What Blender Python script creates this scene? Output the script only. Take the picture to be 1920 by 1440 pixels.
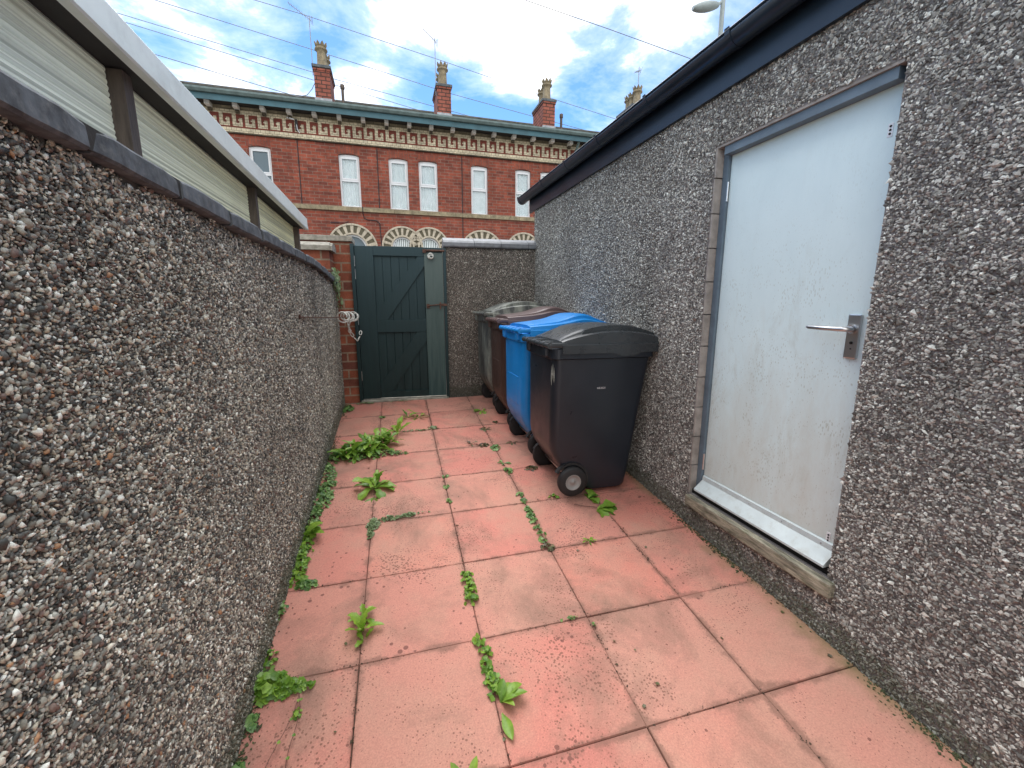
import bpy, bmesh, math, random
import numpy as np
from mathutils import Vector, Matrix, noise as mnoise
R = math.radians
sc = bpy.context.scene
for o in list(bpy.data.objects): bpy.data.objects.remove(o)
COL = sc.collection

# ------------------------------------------------------------------ camera
CAM_H = 1.568
cd = bpy.data.cameras.new('camera'); cam = bpy.data.objects.new('camera', cd); COL.objects.link(cam)
cd.sensor_width = 36; cd.sensor_fit = 'HORIZONTAL'; cd.lens = 793.2234/1920*36
cd.clip_start = .02; cd.clip_end = 2000
yaw, pitch, roll = .2624, -.1857, .0007
fw = Vector((math.sin(yaw)*math.cos(pitch), math.cos(yaw)*math.cos(pitch), math.sin(pitch)))
rt = Vector((math.cos(yaw), -math.sin(yaw), 0)); up = rt.cross(fw)
r2 = rt*math.cos(roll)+up*math.sin(roll); u2 = up*math.cos(roll)-rt*math.sin(roll)
cam.matrix_world = Matrix(((r2.x,u2.x,-fw.x,0),(r2.y,u2.y,-fw.y,0),(r2.z,u2.z,-fw.z,CAM_H),(0,0,0,1)))
sc.camera = cam
sc.render.resolution_x, sc.render.resolution_y = 1024, 768

# ------------------------------------------------------------------ light
SUN_EL, SUN_AZ = R(60), R(-12)          # azimuth measured clockwise from +y
world = bpy.data.worlds.new('World'); sc.world = world; world.use_nodes = True
wt = world.node_tree; wt.nodes.clear()
def N(t, typ, **kw):
    n = t.nodes.new(typ)
    for k, v in kw.items():
        if k.startswith('i_'):
            key = k[2:]; key = int(key) if key.isdigit() else key
            n.inputs[key].default_value = v
        else: setattr(n, k, v)
    return n
def link(t, a, b): t.links.new(a, b)
def mth(t, op, a, b=None, clamp=False):
    n = t.nodes.new('ShaderNodeMath'); n.operation = op; n.use_clamp = clamp
    for i, v in enumerate((a, b)):
        if v is None: continue
        if isinstance(v, (int, float)): n.inputs[i].default_value = v
        else: t.links.new(v, n.inputs[i])
    return n.outputs[0]
def ramp(t, fac, stops, interp='LINEAR'):
    n = t.nodes.new('ShaderNodeValToRGB'); n.color_ramp.interpolation = interp
    e = n.color_ramp.elements
    while len(e) < len(stops): e.new(.5)
    for el, (p, c) in zip(e, stops):
        el.position = p
        el.color = (c, c, c, 1) if isinstance(c, (int, float)) else (*c, 1)
    t.links.new(fac, n.inputs[0]); return n.outputs[0]
def mixc(t, fac, a, b, mode='MIX'):
    n = t.nodes.new('ShaderNodeMix'); n.data_type = 'RGBA'; n.blend_type = mode
    for i, v in ((0, fac), (6, a), (7, b)):
        if isinstance(v, (int, float)): n.inputs[i].default_value = v
        elif isinstance(v, tuple): n.inputs[i].default_value = (*v, 1)
        else: t.links.new(v, n.inputs[i])
    return n.outputs[2]

sky = N(wt, 'ShaderNodeTexSky', sky_type='NISHITA', sun_disc=False, sun_elevation=SUN_EL, sun_rotation=SUN_AZ, altitude=60, air_density=1.0, dust_density=.15, ozone_density=2.2)
bg = N(wt, 'ShaderNodeBackground', i_1=.092); hs = N(wt, 'ShaderNodeHueSaturation', i_Saturation=1.22); link(wt, sky.outputs[0], hs.inputs['Color']); link(wt, hs.outputs[0], bg.inputs[0])
tc = N(wt, 'ShaderNodeTexCoord')
sx = N(wt, 'ShaderNodeSeparateXYZ'); link(wt, tc.outputs['Generated'], sx.inputs[0])
den = mth(wt, 'ADD', mth(wt, 'MAXIMUM', sx.outputs[2], 0), .12)
cx = N(wt, 'ShaderNodeCombineXYZ')
link(wt, mth(wt, 'DIVIDE', sx.outputs[0], den), cx.inputs[0]); link(wt, mth(wt, 'DIVIDE', sx.outputs[1], den), cx.inputs[1])
def wnoise(scale, detail, rough, off, dist=0.):
    m = N(wt, 'ShaderNodeMapping'); m.inputs['Location'].default_value = off; link(wt, cx.outputs[0], m.inputs[0])
    n = N(wt, 'ShaderNodeTexNoise', i_Scale=scale, i_Detail=detail, i_Roughness=rough, i_Distortion=dist)
    link(wt, m.outputs[0], n.inputs['Vector']); return n.outputs[0]
n1 = wnoise(2.6, 9, .62, (3.1, 1.7, 0), .25); n2 = wnoise(.9, 4, .55, (7, 2, 0))
cover = mth(wt, 'ADD', mth(wt, 'MULTIPLY', n1, .75), mth(wt, 'MULTIPLY', n2, .35))
BLOBS = [((.19,.847,.505),.25,70),((.22,.82,.53),.10,90),((.251,.858,.449),.20,400),((.464,.738,.489),.20,260),((-.27,.87,.41),.13,60),((-.022,.912,.409),.17,300),((-.10,.91,.39),.10,300),
         ((.402,.844,.345),.12,300),((.45,.80,.40),.0,120),((.36,.80,.50),-.05,150),((-.105,.882,.459),-.12,150),((-.33,.83,.46),-.10,160),((.36,.82,.44),-.05,200),((.30,.88,.38),-.06,200),((.177,.90,.385),-.16,200),((.06,.90,.43),-.10,200),((-.5,.75,.45),.1,20),((0,-1,.45),.30,1.1),((0,0,1),.12,3.)]  # last two add unseen cloud behind and overhead for neutral fill light
for c, w, k in BLOBS:
    v = Vector(c).normalized()
    d = N(wt, 'ShaderNodeVectorMath', operation='DOT_PRODUCT'); link(wt, tc.outputs['Generated'], d.inputs[0]); d.inputs[1].default_value = v
    e = mth(wt, 'EXPONENT', mth(wt, 'MULTIPLY', mth(wt, 'SUBTRACT', d.outputs['Value'], 1.), k))
    cover = mth(wt, 'ADD', cover, mth(wt, 'MULTIPLY', e, w))
mask = ramp(wt, cover, [(.615, 0.), (.725, .24), (.785, .66), (.855, 1.)])
n3 = wnoise(5, 6, .6, (1, 9, 0))
ccol = ramp(wt, mth(wt, 'ADD', cover, mth(wt, 'MULTIPLY', n3, .3)), [(.75, (.78, .88, 1.)), (.95, (1., .985, .965))])
bg2 = N(wt, 'ShaderNodeBackground', i_1=.95); link(wt, ccol, bg2.inputs[0])
mx = N(wt, 'ShaderNodeMixShader'); link(wt, mask, mx.inputs[0]); link(wt, bg.outputs[0], mx.inputs[1]); link(wt, bg2.outputs[0], mx.inputs[2])
wo = N(wt, 'ShaderNodeOutputWorld'); link(wt, mx.outputs[0], wo.inputs[0])

sd = bpy.data.lights.new('sun', 'SUN'); sun = bpy.data.objects.new('sun', sd); COL.objects.link(sun)
sd.energy = 1.5; sd.angle = R(50); sd.color = (1., .96, .9)
sdir = Vector((math.sin(SUN_AZ)*math.cos(SUN_EL), math.cos(SUN_AZ)*math.cos(SUN_EL), math.sin(SUN_EL)))
sun.rotation_euler = sdir.to_track_quat('Z', 'Y').to_euler()
sc.view_settings.view_transform = 'Standard'; sc.view_settings.look = 'None'
sc.view_settings.exposure = 1.24; sc.view_settings.gamma = 1
sc.render.engine = 'CYCLES'
sc.cycles.max_bounces = 6; sc.cycles.diffuse_bounces = 4; sc.cycles.glossy_bounces = 3

# ------------------------------------------------------------------ helpers
class MB:
    """collects faces, builds one mesh object"""
    def __init__(s): s.v = []; s.f = []; s.m = []; s.smooth = []
    def add(s, vs, fs, mi=0, sm=False):
        b = len(s.v); s.v += [tuple(v) for v in vs]; s.f += [tuple(i+b for i in f) for f in fs]
        s.m += [mi]*len(fs); s.smooth += [sm]*len(fs); return s
    def box(s, x0, x1, y0, y1, z0, z1, mi=0, M=None):
        vs = [(x,y,z) for z in (z0,z1) for y in (y0,y1) for x in (x0,x1)]
        if M: vs = [M @ Vector(v) for v in vs]
        return s.add(vs, [(0,2,3,1),(4,5,7,6),(0,1,5,4),(2,6,7,3),(0,4,6,2),(1,3,7,5)], mi)
    def bev(s, x0, x1, y0, y1, z0, z1, b=.004, mi=0, M=None):
        """box with chamfered edges"""
        bm = bmesh.new(); bmesh.ops.create_cube(bm, size=1)
        for v in bm.verts: v.co = Vector(((x0+x1)/2+v.co.x*(x1-x0), (y0+y1)/2+v.co.y*(y1-y0), (z0+z1)/2+v.co.z*(z1-z0)))
        bmesh.ops.bevel(bm, geom=bm.edges[:], offset=b, segments=2, affect='EDGES', profile=.6)
        bm.verts.index_update()
        vs = [(M @ v.co if M else v.co.copy()) for v in bm.verts]; fs = [[v.index for v in f.verts] for f in bm.faces]
        bm.free(); return s.add(vs, fs, mi)
    def prism(s, prof, p0, p1, ux, uz, mi=0, sm=False, cap=True, closed=True):
        """profile of (a,b) swept from p0 to p1"""
        ux, uz = Vector(ux), Vector(uz); n = len(prof); vs = []
        for p in (Vector(p0), Vector(p1)): vs += [p+ux*a+uz*b for a, b in prof]
        fs = [(i, (i+1)%n, n+(i+1)%n, n+i) for i in range(n if closed else n-1)]
        s.add(vs, fs, mi, sm)
        if cap and closed: s.add(vs, [tuple(range(n))[::-1], tuple(range(n, 2*n))], mi)
        return s
    def tube(s, pts, r, n=8, mi=0, sm=True, cap=True):
        pts = [Vector(p) for p in pts]; rs = r if isinstance(r, (list, tuple)) else [r]*len(pts)
        vs = []; pr = None
        for i, p in enumerate(pts):
            t = (pts[min(i+1, len(pts)-1)]-pts[max(i-1, 0)]).normalized()
            if pr is None:
                pr = t.cross(Vector((0,0,1)));
                if pr.length < .1: pr = t.cross(Vector((1,0,0)))
            pr = (pr-t*pr.dot(t)).normalized(); q = t.cross(pr)
            vs += [p+(pr*math.cos(2*math.pi*k/n)+q*math.sin(2*math.pi*k/n))*rs[i] for k in range(n)]
        fs = [(i*n+k, i*n+(k+1)%n, (i+1)*n+(k+1)%n, (i+1)*n+k) for i in range(len(pts)-1) for k in range(n)]
        s.add(vs, fs, mi, sm)
        if cap: s.add(vs[:n], [tuple(range(n))[::-1]], mi); s.add(vs[-n:], [tuple(range(n))], mi)
        return s
    def lathe(s, prof, c, n=20, mi=0, axis='Z', sm=True):
        c = Vector(c); vs = []
        for r, h in prof:
            for k in range(n):
                a = 2*math.pi*k/n; x, y = r*math.cos(a), r*math.sin(a)
                vs.append(c+(Vector((x, y, h)) if axis == 'Z' else Vector((x, h, y)) if axis == 'Y' else Vector((h, x, y))))
        fs = [(i*n+k, i*n+(k+1)%n, (i+1)*n+(k+1)%n, (i+1)*n+k) for i in range(len(prof)-1) for k in range(n)]
        return s.add(vs, fs, mi, sm)
    def build(s, name, mats, parent=None, loc=None):
        me = bpy.data.meshes.new(name); me.from_pydata(s.v, [], s.f)
        if not isinstance(mats, (list, tuple)): mats = [mats]
        for m in mats: me.materials.append(m)
        me.polygons.foreach_set('material_index', s.m); me.polygons.foreach_set('use_smooth', s.smooth)
        bm = bmesh.new(); bm.from_mesh(me); bmesh.ops.recalc_face_normals(bm, faces=bm.faces); bm.to_mesh(me); bm.free()
        me.update(); o = bpy.data.objects.new(name, me); COL.objects.link(o)
        if parent: o.parent = parent
        if loc: o.location = loc
        return o
def tag(o, label=None, cat=None, group=None, kind=None):
    if label: o['label'] = label
    if cat: o['category'] = cat
    if group: o['group'] = group
    if kind: o['kind'] = kind
    return o
def empty(name, loc, label, cat, group=None, rz=0):
    o = bpy.data.objects.new(name, None); COL.objects.link(o); o.location = loc; o.rotation_euler = (0,0,rz); o.empty_display_size = .1
    return tag(o, label, cat, group)
def plate(name, outer, holes, y0, y1, mats, parent=None):
    """flat upright plate in the xz plane with holes, from y0 to y1"""
    cu = bpy.data.curves.new('tmp', 'CURVE'); cu.dimensions = '2D'; cu.fill_mode = 'BOTH'; cu.extrude = abs(y1-y0)/2
    for pts in [outer]+holes:
        sp = cu.splines.new('POLY'); sp.points.add(len(pts)-1); sp.use_cyclic_u = True
        for p, (x, z) in zip(sp.points, pts): p.co = (x, z, 0, 1)
    t = bpy.data.objects.new('tmp', cu); COL.objects.link(t)
    me = bpy.data.meshes.new_from_object(t.evaluated_get(bpy.context.evaluated_depsgraph_get()))
    bpy.data.objects.remove(t); bpy.data.curves.remove(cu)
    yc = (y0+y1)/2
    for v in me.vertices: x, z, d = v.co; v.co = (x, yc+d, z)
    bm = bmesh.new(); bm.from_mesh(me); bmesh.ops.remove_doubles(bm, verts=bm.verts, dist=1e-5); bmesh.ops.recalc_face_normals(bm, faces=bm.faces); bm.to_mesh(me); bm.free()
    me.name = name; me.materials.clear()
    for m in (mats if isinstance(mats, list) else [mats]): me.materials.append(m)
    o = bpy.data.objects.new(name, me); COL.objects.link(o)
    if parent: o.parent = parent
    return o

# ------------------------------------------------------------------ materials
def mat(name, base=(.5,.5,.5), rough=.6, metal=0., spec=.5, fn=None):
    m = bpy.data.materials.new(name); m.use_nodes = True; t = m.node_tree
    b = t.nodes['Principled BSDF']
    b.inputs['Base Color'].default_value = (*base, 1); b.inputs['Roughness'].default_value = rough
    b.inputs['Metallic'].default_value = metal; b.inputs['Specular IOR Level'].default_value = spec
    if fn: fn(t, b)
    return m
def coord(t, kind='Object', scale=(1,1,1), rot=(0,0,0)):
    c = N(t, 'ShaderNodeTexCoord'); m = N(t, 'ShaderNodeMapping'); link(t, c.outputs[kind], m.inputs[0])
    m.inputs['Scale'].default_value = scale; m.inputs['Rotation'].default_value = rot; return m.outputs[0]
def noise(t, scale, detail=4, rough=.55, vec=None, dist=0.):
    n = N(t, 'ShaderNodeTexNoise', i_Scale=scale, i_Detail=detail, i_Roughness=rough, i_Distortion=dist)
    link(t, vec if vec is not None else coord(t), n.inputs['Vector']); return n.outputs[0]
def bump(t, b, h, strength=.3, dist=.01):
    n = N(t, 'ShaderNodeBump', i_Strength=strength, i_Distance=dist); link(t, h, n.inputs['Height']); link(t, n.outputs[0], b.inputs['Normal'])
def posz(t):
    g = N(t, 'ShaderNodeNewGeometry'); s = N(t, 'ShaderNodeSeparateXYZ'); link(t, g.outputs['Position'], s.inputs[0]); return s.outputs
def simple(name, base, rough=.6, metal=0., spec=.5, var=.25, sc_=6., bmp=.0, bsc=60., dirt=None, stretch=(1,1,1)):
    def fn(t, b):
        n = noise(t, sc_, 6, .6, coord(t, scale=stretch))
        lo = tuple(c*(1-var) for c in base); hi = tuple(min(1, c*(1+var)) for c in base)
        c = ramp(t, n, [(.3, lo), (.7, hi)])
        if dirt:
            n2 = noise(t, sc_*2.3, 8, .7, coord(t, scale=stretch)); c = mixc(t, ramp(t, n2, [(.5, 0.), (.68, dirt[1])]), c, dirt[0])
        link(t, c, b.inputs['Base Color'])
        if bmp: bump(t, b, noise(t, bsc, 4, .6, coord(t, scale=stretch)), bmp, .004)
    return mat(name, base, rough, metal, spec, fn)

def stone_mat(name, stops, stain):
    def fn(t, b):
        g = N(t, 'ShaderNodeNewGeometry')
        c = ramp(t, g.outputs['Random Per Island'], stops, 'CONSTANT')
        c = mixc(t, 1., c, ramp(t, noise(t, 220, 3, .6), [(.3, .72), (.7, 1.15)]), 'MULTIPLY')
        c = mixc(t, 1., c, ramp(t, noise(t, 1.7, 5, .6), [(.32, stain[0]), (.68, stain[1])]), 'MULTIPLY')
        c = mixc(t, 1., c, ramp(t, noise(t, 1.0, 6, .65, coord(t, scale=(2.6,2.6,.35))), [(.34, .80), (.60, 1.06)]), 'MULTIPLY')
        z = N(t, 'ShaderNodeSeparateXYZ'); link(t, g.outputs['Position'], z.inputs[0])
        h = mth(t, 'SUBTRACT', z.outputs[2], mth(t, 'MULTIPLY', z.outputs[1], .0876))
        h = mth(t, 'ADD', h, mth(t, 'MULTIPLY', noise(t, 9, 5, .6), -.22))
        c = mixc(t, ramp(t, h, [(.0, .6), (.03, 0.)]), c, (.075,.085,.05))
        link(t, c, b.inputs['Base Color'])
    return mat(name, (.2,.2,.2), .62, 0, .4, fn)
M = {}
M['pebble'] = stone_mat('pebbles', [(0, (0.065,0.068,0.062)), (.14, (0.135,0.137,0.124)), (.30, (0.240,0.229,0.190)), (.44, (0.340,0.322,0.265)), (.56, (0.200,0.140,0.115)), (.62, (0.520,0.468,0.360)), (.71, (0.440,0.437,0.380)), (.83, (0.720,0.697,0.580)), (.918, (0.460,0.260,0.140)), (.928, (0.880,0.894,0.800))], (.75, 1.20))
M['chip'] = stone_mat('stone_chips', [(0, (0.105,0.099,0.091)), (.14, (0.209,0.201,0.182)), (.34, (0.330,0.322,0.291)), (.55, (0.440,0.431,0.393)), (.72, (0.572,0.567,0.519)), (.85, (0.286,0.240,0.211)), (.91, (0.770,0.784,0.718))], (.88, 1.10))
M['chip_far'] = stone_mat('stone_chips_weathered', [(0, (0.097,0.086,0.076)), (.16, (0.205,0.178,0.159)), (.38, (0.335,0.292,0.254)), (.60, (0.454,0.407,0.350)), (.76, (0.583,0.539,0.466)), (.86, (0.292,0.187,0.148)), (.91, (0.842,0.814,0.721))], (.62, 1.15))
M['mortar_dark'] = simple('mortar_dark', (.10,.092,.08), .95, bmp=.5, bsc=90)
M['mortar_grey'] = simple('mortar_grey', (.20,.185,.18), .95, bmp=.5, bsc=90)
M['slate'] = simple('coping_slate', (.085,.098,.108), .75, var=.55, sc_=22, bmp=.35, bsc=45, dirt=((.24,.24,.22), .35))
M['slate_light'] = simple('coping_slate_worn', (.15,.16,.175), .5, var=.35, sc_=14, bmp=.3, bsc=45, dirt=((.30,.30,.28), .35))
M['concrete'] = simple('weathered_concrete', (.30,.28,.235), .9, var=.45, sc_=12, bmp=.5, bsc=60, dirt=((.12,.13,.08), .6))
M['render'] = simple('cement_reveal', (.30,.275,.25), .9, var=.3, sc_=14, bmp=.4, bsc=80)
M['timber'] = simple('grey_weathered_timber', (.27,.25,.19), .85, var=.75, sc_=9, bmp=1., bsc=40, dirt=((.10,.12,.05), .75), stretch=(6,1,6))
M['timber_brown'] = simple('brown_stained_timber', (.095,.072,.058), .7, var=.45, sc_=12, bmp=.4, bsc=40, stretch=(4,4,.6))
M['black_plastic'] = simple('black_upvc', (.012,.022,.036), .30, var=.3, sc_=4)
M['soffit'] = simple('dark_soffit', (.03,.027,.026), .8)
M['fascia_pale'] = simple('pale_grey_upvc', (.80,.87,.81), .38, var=.06, sc_=3, dirt=((.36,.38,.33), .25))
M['drip'] = simple('dull_aluminium_trim', (.50,.57,.58), .45, var=.1, sc_=9, dirt=((.35,.36,.32), .5))
M['frame_grey'] = simple('blue_grey_paint', (.12,.165,.205), .5, var=.2, sc_=8, bmp=.15)
M['steel'] = mat('brushed_steel', (.62,.62,.62), .32, 1.)
M['rust'] = simple('rusted_iron', (.10,.05,.035), .85, var=.6, sc_=30, bmp=.5)
M['dark'] = mat('dark_void', (.01,.01,.01), .9)
M['white_pvc'] = simple('white_upvc', (.72,.74,.76), .35, var=.05, sc_=5)
M['chain_white'] = simple('weathered_white_plastic', (.50,.50,.46), .5, var=.4, sc_=60)
M['wire'] = mat('black_wire', (.02,.02,.025), .6)
M['rubber'] = simple('tyre_rubber', (.013,.013,.014), .65, var=.3)
M['hub'] = simple('grey_hub_plastic', (.27,.26,.25), .5, var=.12)
M['lead'] = simple('lead_flashing', (.33,.35,.37), .6, var=.3, sc_=10)
M['roof_slate'] = simple('roof_slates', (.085,.085,.078), .8, var=.5, sc_=6, bmp=.4, bsc=20, dirt=((.16,.14,.10), .5))
M['teal'] = simple('teal_painted_timber', (.045,.125,.155), .55, var=.2, sc_=3)
M['teal_pale'] = simple('teal_gutter', (.12,.17,.165), .6, var=.3, sc_=5)
M['pot'] = simple('buff_chimney_pot', (.27,.22,.14), .85, var=.4, sc_=9, dirt=((.08,.07,.055), .7))
M['glass_dark'] = mat('window_glass', (.07,.12,.15), .12, 0, .6)
def fn(t, b):
    b.inputs['Alpha'].default_value = .22
M['glass'] = mat('clear_pane', (.5,.6,.65), .04, 0, .8, fn)
M['curtain'] = simple('net_curtain', (.84,.93,.92), .8, var=.12, sc_=6)
M['room'] = mat('dark_room', (.16,.21,.21), .9)
M['lamp_grey'] = simple('lamp_column_paint', (.30,.35,.35), .5, var=.15)

def brick_mat(name, c1, c2, mortar, bw=.225, bh=.075, rows=(1,), seed=0., grime=.35, rot=False, facing='X', ms=.006):
    def fn(t, b):
        c = N(t, 'ShaderNodeTexCoord'); s = N(t, 'ShaderNodeSeparateXYZ'); link(t, c.outputs['Object'], s.inputs[0])
        cm = N(t, 'ShaderNodeCombineXYZ')
        u = mth(t, 'ADD', s.outputs[0], s.outputs[1]) if facing == 'X' else s.outputs[0]
        if rot: link(t, s.outputs[2], cm.inputs[0]); link(t, u, cm.inputs[1])
        else: link(t, u, cm.inputs[0]); link(t, s.outputs[2], cm.inputs[1])
        br = N(t, 'ShaderNodeTexBrick', i_Scale=1., offset=.5)
        br.inputs['Brick Width'].default_value = bw; br.inputs['Row Height'].default_value = bh
        br.inputs['Mortar Size'].default_value = ms; br.inputs['Mortar Smooth'].default_value = .3; br.inputs['Bias'].default_value = -.1
        br.inputs['Color1'].default_value = (*c1, 1); br.inputs['Color2'].default_value = (*c2, 1); br.inputs['Mortar'].default_value = (*mortar, 1)
        link(t, cm.outputs[0], br.inputs['Vector'])
        col = br.outputs['Color']
        col = mixc(t, 1., col, ramp(t, noise(t, 5, 6, .65), [(.3, 1-grime), (.7, 1.15)]), 'MULTIPLY')
        col = mixc(t, 1., col, ramp(t, noise(t, .7, 4, .6), [(.3, 1-grime*.7), (.7, 1.1)]), 'MULTIPLY')
        col = mixc(t, 1., col, ramp(t, noise(t, 90, 3, .6), [(.3, .8), (.7, 1.15)]), 'MULTIPLY')
        link(t, col, b.inputs['Base Color']); bump(t, b, br.outputs['Fac'], -.5, .006)
    return mat(name, c1, .85, 0, .3, fn)
M['brick'] = brick_mat('terrace_brick', (.36,.092,.055), (.19,.055,.04), (.27,.18,.14), grime=.42, bh=.088, bw=.25, ms=.008)
M['brick_soldier'] = brick_mat('soldier_brick', (.36,.10,.06), (.24,.065,.045), (.16,.10,.08), rot=True)
M['brick_cream'] = brick_mat('cream_brick', (.80,.71,.52), (.67,.58,.41), (.26,.21,.14), bw=.115, grime=.35)
M['brick_grimy'] = brick_mat('sooty_brick', (.20,.16,.105), (.11,.09,.07), (.07,.06,.045), grime=.6)
M['brick_sooty_cream'] = brick_mat('sooty_cream_brick', (.46,.39,.26), (.26,.22,.15), (.12,.10,.07), grime=.5)
M['white_block'] = simple('whitewashed_block', (.86,.85,.80), .8, var=.08)
M['brick_key'] = brick_mat('fret_red_brick', (.25,.06,.042), (.20,.05,.036), (.14,.07,.05))
M['brick_pier'] = brick_mat('pier_brick', (.40,.12,.065), (.17,.065,.05), (.36,.27,.19), bw=.27, bh=.10, grime=.45, ms=.010)
M['brick_stack'] = brick_mat('chimney_brick', (.40,.13,.09), (.30,.10,.07), (.09,.05,.04), bw=.25, bh=.105, ms=.016)
M['stone_band'] = simple('sandstone_band', (.29,.24,.155), .9, var=.4, sc_=7, bmp=.4, dirt=((.10,.095,.05), .6))
M['arch_cream'] = simple('arch_cream_brick', (.50,.44,.34), .85, var=.25, sc_=16)
M['arch_dark'] = simple('arch_dark_brick', (.11,.095,.06), .85, var=.3, sc_=16)

def fn(t, b):      # paving
    g = N(t, 'ShaderNodeNewGeometry')
    c = ramp(t, g.outputs['Random Per Island'], [(0, (.53,.20,.16)), (.3, (.58,.228,.178)), (.55, (.54,.258,.20)), (.75, (.59,.245,.185)), (1, (.57,.205,.16))])
    n = noise(t, 3.2, 7, .62)
    c = mixc(t, ramp(t, n, [(.36, .75), (.58, 0.)]), c, (.50,.275,.205))
    c = mixc(t, ramp(t, noise(t, 1.9, 8, .7, dist=.4), [(.48, 0.), (.68, .75)]), c, (.23,.14,.105))
    c = mixc(t, 1., c, ramp(t, noise(t, 170, 4, .75), [(.3, .76), (.7, 1.14)]), 'MULTIPLY')
    # lichen and dirt specks, gathered in patches
    v = N(t, 'ShaderNodeTexVoronoi', i_Scale=75.); link(t, coord(t), v.inputs['Vector'])
    sp = mth(t, 'LESS_THAN', v.outputs['Distance'], mth(t, 'MULTIPLY', ramp(t, noise(t, 2.3, 6, .7), [(.40, 0.), (.66, 1.)]), .42))
    c = mixc(t, mth(t, 'MULTIPLY', sp, .7), c, (.16,.075,.055))
    v2 = N(t, 'ShaderNodeTexVoronoi', i_Scale=26.); link(t, coord(t), v2.inputs['Vector'])
    sp2 = mth(t, 'LESS_THAN', v2.outputs['Distance'], mth(t, 'MULTIPLY', ramp(t, noise(t, 3.1, 5, .7), [(.46, 0.), (.68, 1.)]), .27))
    c = mixc(t, mth(t, 'MULTIPLY', sp2, .75), c, (.15,.06,.05))
    # dirt gathers along slab edges: distance to joint in object space
    co = N(t, 'ShaderNodeTexCoord'); s = N(t, 'ShaderNodeSeparateXYZ'); link(t, co.outputs['Object'], s.inputs[0])
    def edge(axis, off):
        f = mth(t, 'FRACT', mth(t, 'ADD', mth(t, 'DIVIDE', mth(t, 'SUBTRACT', s.outputs[axis], off), .5), 20.))
        return mth(t, 'MULTIPLY', mth(t, 'MINIMUM', f, mth(t, 'SUBTRACT', 1., f)), .5)
    d = mth(t, 'MINIMUM', edge(0, -.215), edge(1, 1.08))
    d = mth(t, 'ADD', d, mth(t, 'MULTIPLY', mth(t, 'SUBTRACT', noise(t, 6, 7, .75), .5), .16))
    c = mixc(t, ramp(t, d, [(0., .62), (.022, 0.)]), c, (.18,.10,.075))
    # green algae by the right-hand wall
    rw = mth(t, 'SUBTRACT', 1.74, s.outputs[0]); rw = mth(t, 'ADD', rw, mth(t, 'MULTIPLY', mth(t, 'SUBTRACT', noise(t, 5, 7, .7), .5), .30))
    c = mixc(t, ramp(t, rw, [(0., .7), (.09, 0.)]), c, (.20,.155,.075))
    link(t, c, b.inputs['Base Color'])
    bump(t, b, mth(t, 'ADD', noise(t, 130, 4, .7), mth(t, 'MULTIPLY', noise(t, 22, 4, .6), 1.2)), .28, .003)
M['paving'] = mat('red_concrete_paving', (.5,.2,.15), .82, 0, .3, fn)
M['joint'] = simple('joint_dirt', (.07,.045,.032), .95, var=.5, sc_=20, bmp=.6)
M['soot'] = simple('sooty_mortar', (.028,.028,.026), .95, bmp=.5)  # near-black so the fill paints the shade of the open coping joints
M['earth'] = simple('yard_ground', (.30,.28,.25), .95, sc_=2)
M['asphalt'] = simple('asphalt', (.05,.05,.052), .9, sc_=20)

def fn(t, b):      # white door: green-grey mildew growing towards the foot
    z = posz(t)
    n = noise(t, 3.0, 8, .72, coord(t, scale=(1,1,.45)), .3)
    c = ramp(t, n, [(.3, (.61,.75,.765)), (.7, (.69,.83,.84))])
    g = mth(t, 'ADD', mth(t, 'MULTIPLY', z[2], -.42), mth(t, 'MULTIPLY', noise(t, 4.5, 9, .75, coord(t, scale=(1,1,.35))), 1.3))
    c = mixc(t, ramp(t, g, [(.05, 0.), (.55, .68)]), c, (.52,.53,.47))
    v = N(t, 'ShaderNodeTexVoronoi', i_Scale=120.); link(t, coord(t, scale=(1,1,.4)), v.inputs['Vector'])
    sp = mth(t, 'LESS_THAN', v.outputs['Distance'], mth(t, 'MULTIPLY', ramp(t, noise(t, 7, 6, .7), [(.40, 0.), (.66, 1.)]), .40))
    c = mixc(t, mth(t, 'MULTIPLY', sp, mth(t, 'MULTIPLY', ramp(t, mth(t, 'MULTIPLY', z[2], .4), [(.52, 1.), (.86, .12)]), .45)), c, (.33,.35,.28))
    st = ramp(t, noise(t, 5.5, 9, .78, coord(t, scale=(1,1.3,.6)), .6), [(.54, 0.), (.66, .35)])
    st = mth(t, 'MULTIPLY', st, ramp(t, mth(t, 'MULTIPLY', z[2], .4), [(.50, 1.), (.80, .1)]))
    c = mixc(t, st, c, (.42,.44,.37))
    link(t, c, b.inputs['Base Color']); bump(t, b, noise(t, 30, 6, .6, coord(t, scale=(1,1,.3))), .12, .004)
M['door_white'] = mat('mildewed_white_paint', (.6,.65,.66), .42, 0, .5, fn)

def gatepaint(name, a, b_, dirt, amt):
    def fn(t, b):
        v = coord(t, scale=(9,9,.7))
        c = ramp(t, noise(t, 3, 6, .6, v), [(.3, a), (.7, b_)])
        z = posz(t)
        g = mth(t, 'ADD', mth(t, 'MULTIPLY', z[2], .35), mth(t, 'MULTIPLY', noise(t, 4, 7, .7, v), .5))
        c = mixc(t, ramp(t, g, [(.45, 0.), (1.05, amt)]), c, dirt)  # paint goes lighter towards the top
        link(t, c, b.inputs['Base Color']); bump(t, b, noise(t, 8, 5, .6, v), .25, .004)
    return mat(name, a, .6, 0, .35, fn)
M['gate'] = gatepaint('dark_green_gate_paint', (.003,.015,.015), (.006,.025,.025), (.020,.047,.055), .9)
M['gate_pale'] = gatepaint('faded_green_gate_paint', (.010,.040,.042), (.05,.09,.085), (.095,.13,.122), .9)

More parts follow.
